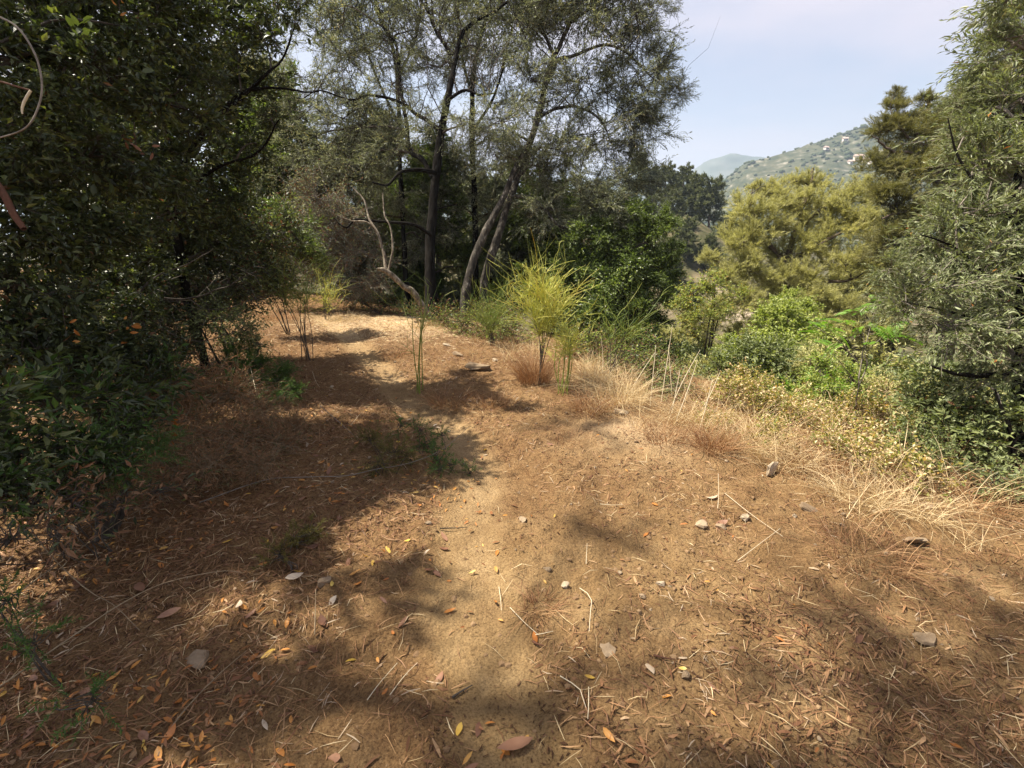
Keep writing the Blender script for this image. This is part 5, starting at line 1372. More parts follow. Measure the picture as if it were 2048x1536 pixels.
# ------------------------------------------------------------------ dry grass
def blades(g, n, rad, h, lean, curve, w, flat=0.6):
    a = g.uniform(0, 2 * pi, n); r = rad * np.sqrt(g.random(n))
    p0 = np.stack([np.cos(a) * r, np.sin(a) * r, np.full(n, -0.01)], 1)
    az = a + g.normal(size=n) * 0.9
    ln = h * g.uniform(.45, 1.2, n)
    tilt = np.abs(g.normal(size=n)) * lean
    d = np.stack([np.cos(az) * np.sin(tilt), np.sin(az) * np.sin(tilt), np.cos(tilt)], 1)
    out = np.stack([np.cos(az), np.sin(az), np.zeros(n)], 1)
    ts = np.array([0, .4, .75, 1.0])
    P = p0[:, None] + d[:, None] * (ln[:, None] * ts)[..., None] + out[:, None] * (curve * ln[:, None] * ts ** 2)[..., None] * g.uniform(.2, 1.3, n)[:, None, None]
    P[..., 2] -= (curve * flat * ln[:, None] * ts ** 2.5) * g.uniform(.3, 1.3, n)[:, None]
    P[..., 2] = np.maximum(P[..., 2], -0.01)
    sd = nrm(np.cross(d, g.normal(size=(n, 3))))
    W = np.broadcast_to(np.array([1, .9, .6, .15]) * w, (n, 4)) * g.uniform(.6, 1.3, n)[:, None]
    return ribbons(P, W, sd)


tufts = [  # px, py, radius, height, n, lean, curve, material, label
    (1068, 762, .17, .42, 700, .4, .4, 'redgrass', 'rusty dry grass tuft around the foot of the big yellow broom'),
    (1180, 822, .16, .26, 340, .6, .5, 'redgrass', 'rusty matted grass tuft in front of the slender broom'),
    (900, 805, .22, .2, 330, .6, .5, 'redgrass', 'rusty grass tuft at the foot of the thin upright broom'),
    (985, 808, .16, .15, 220, .6, .4, 'redgrass', 'small rusty grass tuft between the thin broom and the big broom'),
    (1240, 800, .22, .46, 560, .7, .8, 'straw', 'large bleached straw tuft spilling over the terrace edge'),
    (1190, 765, .16, .36, 330, .6, .7, 'straw', 'straw tuft between the slender broom and the spreading broom'),
    (1170, 715, .22, .40, 420, .6, .6, 'redgrass', 'tall rusty grass behind the big yellow broom'),
    (1330, 880, .14, .2, 180, .6, .5, 'redgrass', 'pinkish dry tuft left of the leaning rusty tuft'),
    (1425, 900, .13, .36, 330, .5, .6, 'redgrass', 'leaning rusty tuft with pale tips, below the tall pale stalks'),
    (1390, 850, .2, .32, 380, .55, .5, 'straw', 'straw tuft at the foot of the tall pale stalks'),
    (1500, 890, .22, .3, 400, .6, .6, 'straw', 'straw tuft among the leftmost yellowing herbs'),
    (1570, 925, .2, .26, 330, .7, .6, 'straw', 'sprawling straw tuft behind the upright grey stone'),
    (1640, 940, .2, .26, 300, .7, .6, 'redgrass', 'rusty tuft right of the upright grey stone'),
    (1710, 1000, .18, .26, 280, .7, .7, 'straw', 'straw tuft left of the thin yellow-leaved herb'),
    (1810, 1020, .2, .28, 330, .8, .8, 'straw', 'drooping straw tuft at the foot of the right bush'),
    (1730, 1110, .2, .22, 300, .9, .9, 'redgrass', 'combed-flat rusty tuft left of the tilted slab'),
    (1920, 1010, .22, .26, 260, .8, .8, 'redgrass', 'dull dry tuft at the right edge under the olive'),
    (1080, 1215, .07, .10, 150, .9, .7, 'redgrass', 'nest-like tuft of rusty grass in the sunny foreground patch'),
    (1150, 880, .15, .11, 130, .8, .5, 'redgrass', 'thin rusty tuft on bare soil right of the path bend'),
    (700, 850, .3, .12, 260, .9, .5, 'redgrass', 'flat rusty grass patch left of the path'),
    (560, 905, .3, .14, 260, .9, .5, 'redgrass', 'reddish dead grass patch in the left shade'),
    (790, 712, .2, .18, 200, .6, .5, 'redgrass', 'rusty tuft on the path verge beside the bright mound'),
    (690, 640, .3, .2, 330, .7, .5, 'straw', 'short straw tuft on the crest of the bright mound'),
    (860, 655, .25, .22, 260, .7, .5, 'straw', 'short straw tuft on the mound just below the dead branch'),
    (560, 640, .3, .3, 330, .6, .5, 'redgrass', 'rusty grass left of the sparse dark-stemmed broom'),
    (1670, 790, .13, .36, 300, .35, .3, 'broom_dim', 'fresh green grass tuft behind the sapling stem')]
for k, (px, py, rad, hh, n, ln, cv, mt, lab) in enumerate(tufts):
    b = gpt(px, py)
    o = mk('grass_tuft', *blades(rng_(200 + k), n, rad, hh, ln, cv, 0.0025 if mt != 'redgrass' else 0.003), M[mt], loc=b)
    tag(o, lab, 'grass tuft', 'dry grass tufts')

# tall bleached stalks standing over the edge
g = rng_(300)
stk = [(1300, 815, 1312, 690), (1322, 805, 1345, 650), (1335, 830, 1400, 700), (1340, 845, 1360, 740), (1348, 850, 1395, 720), (1385, 845, 1440, 745), (1398, 860, 1425, 760), (1345, 795, 1337, 690), (1205, 755, 1202, 672), (1255, 790, 1310, 705)]
for k, (x0, y0, x1, y1) in enumerate(stk):
    b = gpt(x0, y0)
    d = (b - CAM) @ FWD
    t = at(x1, y1, d * 1.0)
    m = b * .5 + t * .5 + g.normal(size=3) * .02
    q = smoothline(np.array([np.r_[b - [0, 0, .02], .0042], np.r_[m, .0036], np.r_[t, .002]]), 7)
    o = mk('dry_stalk', *(lambda VF: (VF[0] - b, VF[1]))(tubes(q[None, :, :3], q[None, :, 3], 5)), M['whitestalk'], loc=b, smooth=True)
    tag(o, ['bleached stalk with curled tip, leftmost over the dark gap', 'tallest bleached stalk with a small green tip', 'long pale stalk leaning right beside the tallest stalk', 'short pale stalk under the long leaning one',
            'pale stalk leaning right, close to the long leaning one', 'pale stalk leaning right in the straw, right of the dark gap', 'shorter pale stalk leaning right at the right end of the stalks', 'thin upright pale stalk between the first two',
            'single upright pale stalk behind the spreading broom', 'bent grey stalk rising from the large straw tuft'][k], 'stalk', 'tall bleached stalks at the edge')

# grass and litter that nobody could count -----------------------------------
def scatter(g, n, wfun, x0, x1, y0, y1):
    out = []
    tot = 0
    while tot < n:
        x = g.uniform(x0, x1, n * 2); y = y0 + (y1 - y0) * g.random(n * 2) ** 1.5
        k = g.random(n * 2) < wfun(x, y)
        out.append(np.stack([x[k], y[k]], 1)); tot += k.sum()
    return np.concatenate(out)[:n]


def w_edge(x, y):
    e = edge_d(x, y)
    return np.clip(1.25 - np.abs(e - 0.35) / 1.3, 0, 1) * (x > -0.6) * np.clip(0.55 + 0.9 * fbm(x * 1.3, y * 1.3, 3, 91), 0, 1)


g = rng_(400)
cl = scatter(g, 520, w_edge, -0.6, 5.4, 1.4, 8.5)
ci = g.integers(0, len(cl), 15000)
xy = cl[ci] + g.normal(size=(15000, 2)) * (0.03 + 0.05 * g.random((15000, 1)))
hs_ = (0.5 + 1.0 * g.random(len(cl)))[ci]
V_, F_ = blades(g, len(xy), 0.0, 0.25, .62, .55, 0.0024)
V_ = V_.reshape(len(xy), -1, 3) * hs_[:, None, None] + np.stack([xy[:, 0], xy[:, 1], H(xy[:, 0], xy[:, 1])], 1)[:, None]
cut = 10500
o = mk('dry_grass', V_[cut:], ribbons(np.zeros((len(xy) - cut, 4, 3)), np.zeros((len(xy) - cut, 4)), np.zeros((len(xy) - cut, 3)))[1], M['redgrass'])
tag(o, 'rusty dry grass mixed into the straw along the terrace edge', 'grass', None, 'stuff')
V_ = V_[:cut]
F_ = ribbons(np.zeros((cut, 4, 3)), np.zeros((cut, 4)), np.zeros((cut, 3)))[1]
o = mk('dry_grass', V_, F_, M['straw']); tag(o, 'dry straw-coloured grass along the terrace edge', 'grass', None, 'stuff')
xy = scatter(g, 9000, lambda x, y: np.clip(0.25 + 0.8 * fbm(x * 1.1, y * 1.1, 3, 92) - path_mask(x, y) - 0.4 * (edge_d(x, y) > 0.6), 0, 1), -4, 3.4, 1.2, 10)
V_, F_ = blades(g, len(xy), 0.0, 0.11, .9, .6, 0.0026)
V_ = V_.reshape(len(xy), -1, 3) + np.stack([xy[:, 0], xy[:, 1], H(xy[:, 0], xy[:, 1])], 1)[:, None]
o = mk('dry_grass', V_, F_, M['redgrass']); tag(o, 'short rusty dead grass scattered over the soil', 'grass', None, 'stuff')


def w_lit(x, y):
    lf = np.clip((-x + 0.25 * (y - 4) + 0.35) / 1.6, 0, 1)
    return np.clip(0.42 + 0.14 * np.clip(x - .4, 0, 1.5) + 0.5 * lf + 0.9 * fbm(x * 1.6, y * 1.6, 3, 93) - 0.85 * path_mask(x, y) - 0.3 * (edge_d(x, y) > 0.6), 0.02, 1)


def lying(g, xy, L, W, arch=0.15, z=0.004):
    n = len(xy)
    a = g.uniform(0, 2 * pi, n)
    d = np.stack([np.cos(a), np.sin(a)], 1)
    L = L * g.uniform(.4, 1.5, n)
    ts = np.array([-.5, 0, .5])
    bend = g.normal(size=n) * 0.18
    P2 = xy[:, None] + d[:, None] * (L[:, None] * ts)[..., None] + np.stack([-d[:, 1], d[:, 0]], 1)[:, None] * (bend[:, None] * L[:, None] * (ts ** 2 - .1))[..., None]
    Zp = H(P2[..., 0].ravel(), P2[..., 1].ravel()).reshape(n, 3) + z
    Zp[:, 1] = np.maximum(Zp[:, 1], (Zp[:, 0] + Zp[:, 2]) / 2) + np.abs(g.normal(size=n)) * arch * L
    tilt = np.abs(g.normal(size=n)) * 0.12 * L
    Zp[:, 2] += tilt
    P = np.concatenate([P2, Zp[..., None]], -1)
    sd = nrm(np.stack([-d[:, 1], d[:, 0], g.normal(size=n) * .7], 1))
    Wd = np.broadcast_to(np.array([.5, 1.0, .35]), (n, 3)) * W * g.uniform(.5, 1.4, n)[:, None]
    return ribbons(P, Wd, sd)


g = rng_(401)
o = mk('plant_litter', *lying(g, scatter(g, 62000, w_lit, -4.5, 3.6, 0.9, 9.5), 0.05, 0.0034, 0.06), M['litter'])
tag(o, 'brown needles and straw bits strewn over the soil', 'litter', None, 'stuff')
o = mk('plant_litter', *lying(g, scatter(g, 9000, lambda x, y: w_lit(x, y) ** 1.6, -4.5, 3.2, 0.9, 8), 0.036, 0.009, 0.12), M['litter'])
tag(o, 'small crumpled dead leaves matted into the soil', 'litter', None, 'stuff')
o = mk('plant_litter', *lying(g, scatter(g, 3200, lambda x, y: np.clip(w_lit(x, y) + .2, 0, 1), -3.5, 3.4, 0.9, 8), 0.075, 0.0026, 0.08), M['straw'])
tag(o, 'pale straw pieces lying across the soil', 'litter', None, 'stuff')
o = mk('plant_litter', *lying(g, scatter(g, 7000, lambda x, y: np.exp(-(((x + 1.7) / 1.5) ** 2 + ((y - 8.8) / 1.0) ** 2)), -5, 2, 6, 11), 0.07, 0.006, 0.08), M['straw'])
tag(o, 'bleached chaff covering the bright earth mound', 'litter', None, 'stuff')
xy = scatter(g, 7500, lambda x, y: np.clip(0.5 + 0.9 * fbm(x * 1.2, y * 1.2, 3, 94) - 0.55 * path_mask(x, y), 0.03, 1) * (edge_d(x, y) < .6), -3.6, 3.4, 0.9, 8.5)
rr = 0.0035 + 0.012 * g.random(len(xy)) ** 4
o = mk('soil_clods', *lumps(g, np.stack([xy[:, 0], xy[:, 1], H(xy[:, 0], xy[:, 1]) + rr * .05], 1), rr, 0.6), M['clod'])
tag(o, 'small crumbs and clods of dry earth', 'clods', None, 'stuff')

g = rng_(402)
o = mk('plant_litter', *lying(g, scatter(g, 26000, lambda x, y: np.clip(w_lit(x, y) * 1.2 + 1.1 * fbm(x * 5, y * 5, 2, 66) - .05, 0, 1), -4, 3.4, 0.9, 8), 0.017, 0.006, 0.2), M['humus'])
tag(o, 'dark rotted crumbs in the soil', 'litter', None, 'stuff')


def w_or(x, y):
    lf = np.clip((-x + .05) / .9, 0, 1)
    return np.clip(lf * (.4 + 1.1 * fbm(x * 1.7, y * 1.7, 2, 97)) + .03, 0, 1) * np.clip(1.3 - (y - 1) / 3.6, .1, 1)


def flat_leaves(g, xy, L0, L1, ratio):
    n = len(xy)
    a = g.uniform(0, 2 * pi, n)
    d = nrm(np.stack([np.cos(a), np.sin(a), g.normal(size=n) * .25], 1))
    sd = nrm(np.cross(d, np.stack([g.normal(size=n) * .4, g.normal(size=n) * .4, np.ones(n)], 1)))
    L = g.uniform(L0, L1, n)
    p = np.stack([xy[:, 0], xy[:, 1], H(xy[:, 0], xy[:, 1]) + .006 + .006 * g.random(n)], 1)
    return leaf_geo(p, d, sd, L, L * ratio * g.uniform(.7, 1.2, n), 'wide', g.uniform(-.1, .25))


o = mk('leaf_litter', *flat_leaves(g, scatter(g, 1500, w_or, -3.2, 1.5, 0.95, 5.5), .022, .05, .34), M['mixleaf'])
tag(o, 'smaller orange and brown leaves scattered through the left litter', 'litter', None, 'stuff')

# ------------------------------------------------------------------ stones
def stone_mesh(g, sx, sy, sz, angular=0.22, seed=0):
    n1, n2 = 10, 6
    th = np.linspace(0, 2 * pi, n1, endpoint=False)
    ph = np.linspace(-pi / 2, pi / 2, n2 + 1)
    V = [(0, 0, -1.0)]
    for p in ph[1:-1]:
        for t in th: V.append((math.cos(p) * math.cos(t), math.cos(p) * math.sin(t), math.sin(p)))
    V.append((0, 0, 1.0))
    V = np.array(V)
    V = np.sign(V) * np.abs(V) ** 0.62
    planes = nrm(g.normal(size=(9, 3)))
    for pl in planes:
        dd = V @ pl
        lim = g.uniform(.55, .85)
        V = V - np.maximum(dd - lim, 0)[:, None] * pl
    V = V * [sx, sy, sz] * (1 + angular * .3 * g.normal(size=(len(V), 1)))
    F = []
    for t in range(n1): F.append((0, 1 + (t + 1) % n1, 1 + t))
    for r in range(n2 - 2):
        for t in range(n1):
            a = 1 + r * n1 + t; b = 1 + r * n1 + (t + 1) % n1
            F += [(a, b, b + n1), (a, b + n1, a + n1)]
    top = len(V) - 1
    for t in range(n1): F.append((top, 1 + (n2 - 2) * n1 + t, 1 + (n2 - 2) * n1 + (t + 1) % n1))
    return V, np.array(F)


big = [(955, 738, .17, .10, .05, 0, 0, 'stone', 'broad flat buried stone between the thin broom and the big broom'),
       (990, 722, .05, .04, .03, .2, .1, 'stone_pale', 'small pale stone behind the broad flat stone'),
       (893, 692, .06, .05, .035, .2, .1, 'stone_pale', 'pale angular stone on the edge of the bright mound'),
       (915, 712, .10, .03, .03, .1, .2, 'stone', 'long narrow stone at the lip right of the thin broom'),
       (1242, 828, .075, .04, .03, .3, .1, 'stone_pale', 'pale flat stone below the large straw tuft'),
       (1541, 950, .065, .035, .075, .1, .1, 'stone_pale', 'upright grey pointed stone in rusty grass on the right'),
       (1617, 1022, .085, .03, .02, .35, .35, 'stone', 'long pale slab lying tilted on the right slope'),
       (1826, 1084, .07, .05, .016, -.45, .2, 'stone', 'tilted thin slab near the right edge'),
       (1492, 1036, .03, .025, .02, .2, .1, 'stone_pale', 'small square pale stone left of the long slab'),
       (1400, 1052, .042, .03, .025, .1, .2, 'stone', 'rounded earthy stone below the crumpled pale leaf'),
       (1440, 1056, .035, .022, .016, .1, .2, 'stone', 'flat earthy stone beside the rounded earthy one'),
       (1588, 1034, .02, .016, .014, .3, .1, 'stone_pale', 'small pale pebble just left of the long slab'),
       (1215, 1303, .036, .03, .012, .1, .1, 'stone', 'flat square stone at the right of the sunny foreground patch'),
       (1322, 1170, .028, .016, .011, .1, .2, 'stone_pale', 'small pale stone on the soil right of the rusty nest tuft'),
       (1284, 1195, .018, .014, .012, .1, .2, 'stone', 'small brown pebble between the nest tuft and the pale stone'),
       (1130, 1172, .022, .018, .013, .1, .2, 'stone_pale', 'pale pebble just above the rusty nest tuft'),
       (1045, 1040, .03, .024, .018, .1, .2, 'stone', 'brown clod-like stone beside the path'),
       (1712, 1012, .03, .024, .02, .1, .2, 'stone', 'earthy pebble in the straw by the thin herb'),
       (1858, 1015, .045, .035, .03, .1, .2, 'stone', 'dull rounded stone under the drooping straw tuft'),
       (1350, 840, .02, .016, .02, .1, .1, 'stone_pale', 'small pale stone at the foot of the pale stalks'),
       (665, 774, .03, .02, .012, .1, .1, 'stone_pale', 'small flat stone left of the path'),
       (1850, 1280, .05, .035, .02, .1, .1, 'stone', 'flat dark stone in the lower right shade'),
       (650, 1165, .04, .03, .02, .1, .1, 'stone', 'flat brown stone under leaves left of the path'),
       (395, 1325, .05, .04, .02, .1, .1, 'stone', 'rounded brown stone in the lower left shade')]
g = rng_(500)
for k, (px, py, sx_, sy_, sz_, tx, ty, mt, lab) in enumerate(big):
    b = gpt(px, py)
    b[2] = h1(b[0], b[1])
    V, F = stone_mesh(g, sx_, sy_, sz_)
    o = mk('stone', V, F, M[mt], loc=(b[0], b[1], b[2] + sz_ * .35), smooth=False)
    o.rotation_euler = (tx, ty, g.uniform(-.6, .6) if k not in (6,) else -0.5)
    tag(o, lab, 'stone', 'loose stones on the terrace')
# ------------------------------------------------------------------ fallen leaves
def leaf_variant(g):
    n = 6
    t = np.linspace(0, 1, n)
    prof = np.sin(pi * t ** g.uniform(.75, 1.1)) ** .8
    prof[0] = .06; prof[-1] = .03
    w = g.uniform(.15, .23)
    curl = g.uniform(-.25, .35); fold = g.uniform(.1, .7); tw = g.uniform(-.5, .5)
    rows = []
    for k in range(n):
        z0 = curl * ((t[k] - .5) ** 2) * 1.6
        a = tw * (t[k] - .5)
        for s_ in (-1, 0, 1):
            x = s_ * prof[k] * w
            z = abs(s_) * prof[k] * w * fold
            rows.append((x * math.cos(a) - z * math.sin(a) + .1 * math.sin(3 * t[k]) * w, t[k] - .5, z0 + x * math.sin(a) + z * math.cos(a)))
    F = []
    for k in range(n - 1):
        for j in (0, 1):
            a_ = 3 * k + j
            F += [(a_, a_ + 1, a_ + 4), (a_, a_ + 4, a_ + 3)]
    return np.array(rows), np.array(F)


g = rng_(600)
variants = {mt: [mk('fallen_leaf', *leaf_variant(g), M[mt], smooth=True, link=False) for _ in range(5)] for mt in ('orange', 'yellow', 'brown', 'pale')}


def drop_leaf(x, y, mt, s, lab, grp, name='fallen_leaf', lift=0.006):
    o = variants[mt][g.integers(5)].copy()
    COL.objects.link(o)
    o.location = (x, y, h1(x, y) + lift + .004 * g.random())
    o.rotation_euler = (g.normal() * .28 + (pi if g.random() < .35 else 0), g.normal() * .28, g.uniform(0, 2 * pi))
    o.scale = (s * g.uniform(.8, 1.2), s, s)
    tag(o, lab, 'fallen leaf', grp)
    return o


def w_leaf(x, y):
    lf = np.clip((-x + .10) / .9, 0, 1)
    return np.clip(lf * (.55 + .9 * fbm(x * 1.5, y * 1.5, 2, 96)) + .045 - .03 * (x > .8), 0, 1) * np.clip(1.25 - (y - 1) / 3.4, .1, 1)


LM = [(955, 738, 'the broad flat stone'), (1242, 828, 'the pale stone below the straw tuft'), (1541, 950, 'the upright grey pointed stone'), (1617, 1022, 'the long pale slab'),
      (1826, 1084, 'the tilted thin slab'), (1492, 1036, 'the small square pale stone'), (1215, 1303, 'the flat square stone'), (1322, 1170, 'the small pale stone by the nest tuft'),
      (1045, 1040, 'the brown clod-like stone beside the path'), (650, 1165, 'the flat brown stone under leaves'), (395, 1325, 'the rounded brown stone in the shade'), (1080, 1215, 'the rusty nest tuft'),
      (250, 1208, 'the long arched stalk'), (129, 1142, 'the bent twig at the left edge'), (752, 941, 'the long grey twig'), (680, 848, 'the straight grey stick'), (352, 1447, 'the thin brown corner twig'),
      (120, 1130, 'the thin dark far left twig'), (925, 1387, 'the short dark stick'), (910, 1059, 'the dark forked twig across the path'), (631, 1240, 'the thin upright reddish stem'),
      (1048, 1248, 'the bright straw stick'), (1157, 1390, 'the curved straw near the bottom'), (810, 1360, 'the pale straw beside the path'), (880, 930, 'the feathery sprig over the path'),
      (780, 920, 'the brown-green feathery tuft'), (590, 1090, 'the mossy feathery tuft'), (100, 1330, 'the wispy growth in the corner'), (160, 960, 'the dark feathery left edge growth'),
      (280, 1175, 'the large dull purple-brown leaf'), (480, 1215, 'the greyish curled leaf'), (1030, 1500, 'the large folded brown leaf'), (700, 850, 'the flat rusty grass patch'), (560, 905, 'the reddish dead grass patch'),
      (1300, 1340, 'the cream leaf lying flat'), (1423, 998, 'the crumpled lilac-white leaf'), (842, 785, 'the foot of the thin upright broom'), (617, 722, 'the foot of the dark-stemmed broom'),
      (1520, 1090, 'the long straw lying on the slope'), (1730, 1110, 'the combed-flat rusty tuft'), (1850, 1280, 'the flat dark lower right stone')]
LMP = np.array([gpt(px, py)[:2] for px, py, _ in LM])
ORD = ['closest', 'second closest', 'third closest', 'fourth closest']


def by_landmark(xy, kinds):
    """a label for each small thing from what it lies nearest to; None where only a crowd can be named"""
    near = ((xy[:, None] - LMP[None]) ** 2).sum(-1)
    j = near.argmin(1)
    out = [None] * len(xy)
    for q in range(len(LM)):
        for kd in set(kinds):
            ids = [i for i in range(len(xy)) if j[i] == q and kinds[i] == kd]
            ids.sort(key=lambda i: near[i, q])
            for r, i in enumerate(ids):
                out[i] = (f"{kd} lying {ORD[r]} to {LM[q][2]}", None) if r < 4 else (f"{kd} further out around {LM[q][2]}", f"{kd}s around {LM[q][2]}".replace("leafs", "leaves"))
    return out


xy = scatter(g, 290, w_leaf, -2.3, 1.5, 0.95, 5.0)
mts = []
for x, y in xy:
    r = g.random()
    mts.append('orange' if r < .40 else ('yellow' if r < .56 else ('brown' if r < .94 else 'pale')))
labs = by_landmark(xy, [dict(orange='orange', yellow='yellow', brown='dull brown', pale='bleached')[m_] + ' fallen leaf' for m_ in mts])
for (x, y), mt, (lb, gr) in zip(xy, mts, labs):
    drop_leaf(x, y, mt, g.uniform(.03, .062) * (1.25 if mt == 'brown' else 1), lb, gr or 'leaves fallen over the terrace')
peb = [mk('pebble', *stone_mesh(g, 1, .8, .6), M['stone'], link=False) for _ in range(5)]
xy = scatter(g, 110, lambda x, y: np.clip(.35 + .8 * fbm(x * .8, y * .8, 2, 95) + .25 * (x > .3), 0, 1) * (edge_d(x, y) < .1), -2.2, 2.6, 1.1, 6.5)
labs = by_landmark(xy, ['small ochre pebble'] * len(xy))
for k, (x, y) in enumerate(xy):
    s = .007 + .016 * g.random() ** 2.5
    o = peb[k % 5].copy(); COL.objects.link(o)
    o.location = (x, y, h1(x, y) + s * .25); o.scale = (s, s, s); o.rotation_euler = (g.normal() * .3, g.normal() * .3, g.uniform(0, 6.28))
    tag(o, labs[k][0], 'pebble', labs[k][1] or 'pebbles on the terrace')
for px, py, mt, s, lab in [(1423, 998, 'pale', .085, 'crumpled lilac-white dry leaf on the right slope'),
                           (1300, 1340, 'pale', .06, 'cream fallen leaf lying flat in the lower right foreground'),
                           (1030, 1500, 'brown', .13, 'large folded brown leaf at the bottom edge'),
                           (280, 1175, 'brown', .12, 'large dull purple-brown leaf in the left litter'),
                           (165, 1168, 'brown', .09, 'upturned reddish-brown leaf at the far left'),
                           (340, 1235, 'brown', .09, 'pinkish-brown crumpled leaf among the left twigs'),
                           (480, 1215, 'pale', .075, 'greyish curled leaf in the left litter'),
                           (590, 1160, 'pale', .08, 'pale folded leaf beside the mossy patch left of the path'),
                           (1070, 1280, 'orange', .055, 'rust-orange curled leaf just below the nest tuft'),
                           (945, 1150, 'yellow', .04, 'single yellow leaf lying on the bare path')]:
    b = gpt(px, py)
    drop_leaf(b[0], b[1], mt, s, lab, 'leaves fallen over the terrace', lift=0.012)

# ------------------------------------------------------------------ twigs and stems on the ground
def ground_stem(name, label, pts, r0, mat, cat='twig', lift=0.01, hump=0.0):
    P = []
    for k, p in enumerate(pts):
        b = gpt(p[0], p[1])
        hh = p[2] if len(p) > 2 else 0
        # a stem that arches: move towards the camera so that it still shows at the same place
        if hh:
            ray = b - CAM
            b = b - ray * (hh / max(CAM_Z, .1))
        P.append(np.r_[b[0], b[1], max(b[2], h1(b[0], b[1])) + lift, r0 * (1 - .6 * k / (len(pts) - 1))])
    P = np.array(P)
    V, F = limb_mesh(P, 5, 0.05, 0.05, len(pts), 0.0)
    o = mk(name, V - P[0, :3], F, M[mat], loc=P[0, :3], smooth=True)
    return tag(o, label, cat)


ground_stem('twig', 'long arched stalk crossing the lower left litter', [(-20, 1392, .02), (172, 1259, .10), (250, 1208, .12), (332, 1169, .10), (441, 1146, .04), (490, 1150)], .0035, 'stem_tan')
ground_stem('twig', 'pale bent twig hanging down at the left edge', [(39, 1017, .34), (78, 1084, .30), (129, 1142, .17), (184, 1189, .12), (230, 1215, .04), (281, 1267)], .003, 'stem_tan')
ground_stem('twig', 'long grey twig across the path verge under the feathery plant', [(400, 1010), (529, 963, .03), (610, 957, .05), (693, 954, .06), (752, 941, .06), (810, 931, .07), (869, 910, .09), (904, 887, .10), (936, 857, .10)], .0036, 'twig_grey')
ground_stem('twig', 'straight grey stick left of the path', [(640, 813, .1), (680, 848, .06), (716, 881)], .0035, 'twig_grey')
ground_stem('twig', 'thin pale stem leaning out of the feathery bush', [(497, 717, .28), (514, 793, .16), (526, 840)], .003, 'whitestalk')
ground_stem('twig', 'thin brown twig curving across the bottom left corner', [(318, 1520), (352, 1447, .02), (430, 1361, .04), (500, 1300, .02)], .0028, 'stem_tan')
ground_stem('twig', 'thin dark twig across the far left litter', [(0, 1216, .08), (120, 1130, .10), (250, 1040, .08), (350, 985, .05), (390, 950)], .003, 'stem_tan')
ground_stem('twig', 'short dark stick on the soil near the bottom centre', [(905, 1400), (925, 1387), (945, 1376)], .005, 'twig')
ground_stem('twig', 'dark forked twig lying across the path', [(880, 1060), (910, 1059, .01), (935, 1058)], .004, 'twig')
ground_stem('twig', 'thin upright reddish stem in the foreground litter', [(630, 1275), (631, 1230, .06), (632, 1182, .12)], .003, 'stem_tan')
ground_stem('twig', 'rusty curled bark strip below the nest tuft', [(1066, 1288), (1075, 1292, .006), (1088, 1296)], .006, 'stem_rust')
ground_stem('twig', 'rusty stick at the lower right of the sunny patch', [(1306, 1316), (1330, 1320, .006), (1350, 1324)], .0045, 'stem_rust')
for pts, lab in [([(1020, 1220), (1048, 1248, .015), (1077, 1275)], 'bright straw stick left of the nest tuft'),
                 ([(1159, 1181), (1182, 1199, .03), (1180, 1235, .02), (1178, 1269)], 'bent straw right of the nest tuft'),
                 ([(1069, 1275), (1090, 1270, .008), (1106, 1267)], 'short pale straw touching the bright straw stick'),
                 ([(998, 1178), (1001, 1200, .01), (1003, 1226)], 'small upright straw above left of the nest tuft'),
                 ([(1120, 1357), (1157, 1380, .015), (1165, 1400, .012), (1173, 1423)], 'curved straw near the bottom centre'),
                 ([(1177, 1380), (1177, 1415, .012), (1175, 1445)], 'straight straw crossing the curved one near the bottom centre'),
                 ([(1200, 1012), (1225, 1013, .01), (1245, 1016)], 'short white straw above the sunny foreground patch'),
                 ([(1172, 1132), (1173, 1110, .03), (1174, 1090, .06)], 'thin standing straw right of the path'),
                 ([(1435, 1020), (1437, 990, .05), (1436, 950, .10)], 'thin standing straw beside the crumpled pale leaf'),
                 ([(1475, 1125), (1520, 1090, .01), (1560, 1060, .01)], 'long straw lying on the right slope'),
                 ([(1450, 990), (1500, 1030, .012), (1565, 1078)], 'long straw running down past the square stone'),
                 ([(780, 1395), (810, 1355, .01), (835, 1330)], 'pale straw in the bottom left of the path'),
                 ([(735, 1405), (760, 1370, .01), (795, 1330, .01)], 'grey straw next to the pale straw at bottom left'),
                 ([(625, 745), (632, 765, .012), (640, 778)], 'short white straw on the far left verge'),
                 ([(700, 855), (712, 840, .015), (722, 828)], 'white straw left of the path bend')]:
    ground_stem('straw', lab, pts, .0020, 'whitestalk', 'straw')

# vine, snapped twig and brown bough at the upper left, close to the viewer
def air_stem(name, label, lst, mat, cat, sides=7, parts=None):
    lb = limb_px(lst)
    b = lb[0, :3]
    V, F = limb_mesh(lb, sides, 0.03, 0.05, 2, 0.0)
    return tag(mk(name, V - b, F, M[mat], loc=b, smooth=True), label, cat)


air_stem('vine_stem', 'arched vine loop hanging at the upper left corner', [(-60, 10, 2.0, .0042), (0, 34, 1.95, .004), (38, 58, 1.9, .0038), (72, 113, 1.9, .0036), (84, 171, 1.9, .0034), (75, 219, 1.9, .0033), (51, 256, 1.9, .003), (0, 275, 1.95, .003), (-60, 280, 2.0, .003)], 'twig_grey', 'vine')
sn = limb_px([(-60, 152, 2.0, .005), (0, 163, 1.95, .0045), (30, 172, 1.93, .004), (62, 181, 1.92, .004)])
sroot = empty('snapped_twig', sn[0, :3], 'snapped twig with a white peeled end dangling at the upper left', 'twig')
V, F = limb_mesh(sn, 6, .03, .05, 3, 0); mk('stem', V - sn[0, :3], F, M['stem_rust'], sroot, smooth=True)
se = limb_px([(62, 181, 1.92, .0045), (50, 200, 1.92, .005), (44, 218, 1.92, .004), (45, 228, 1.92, .0025)])
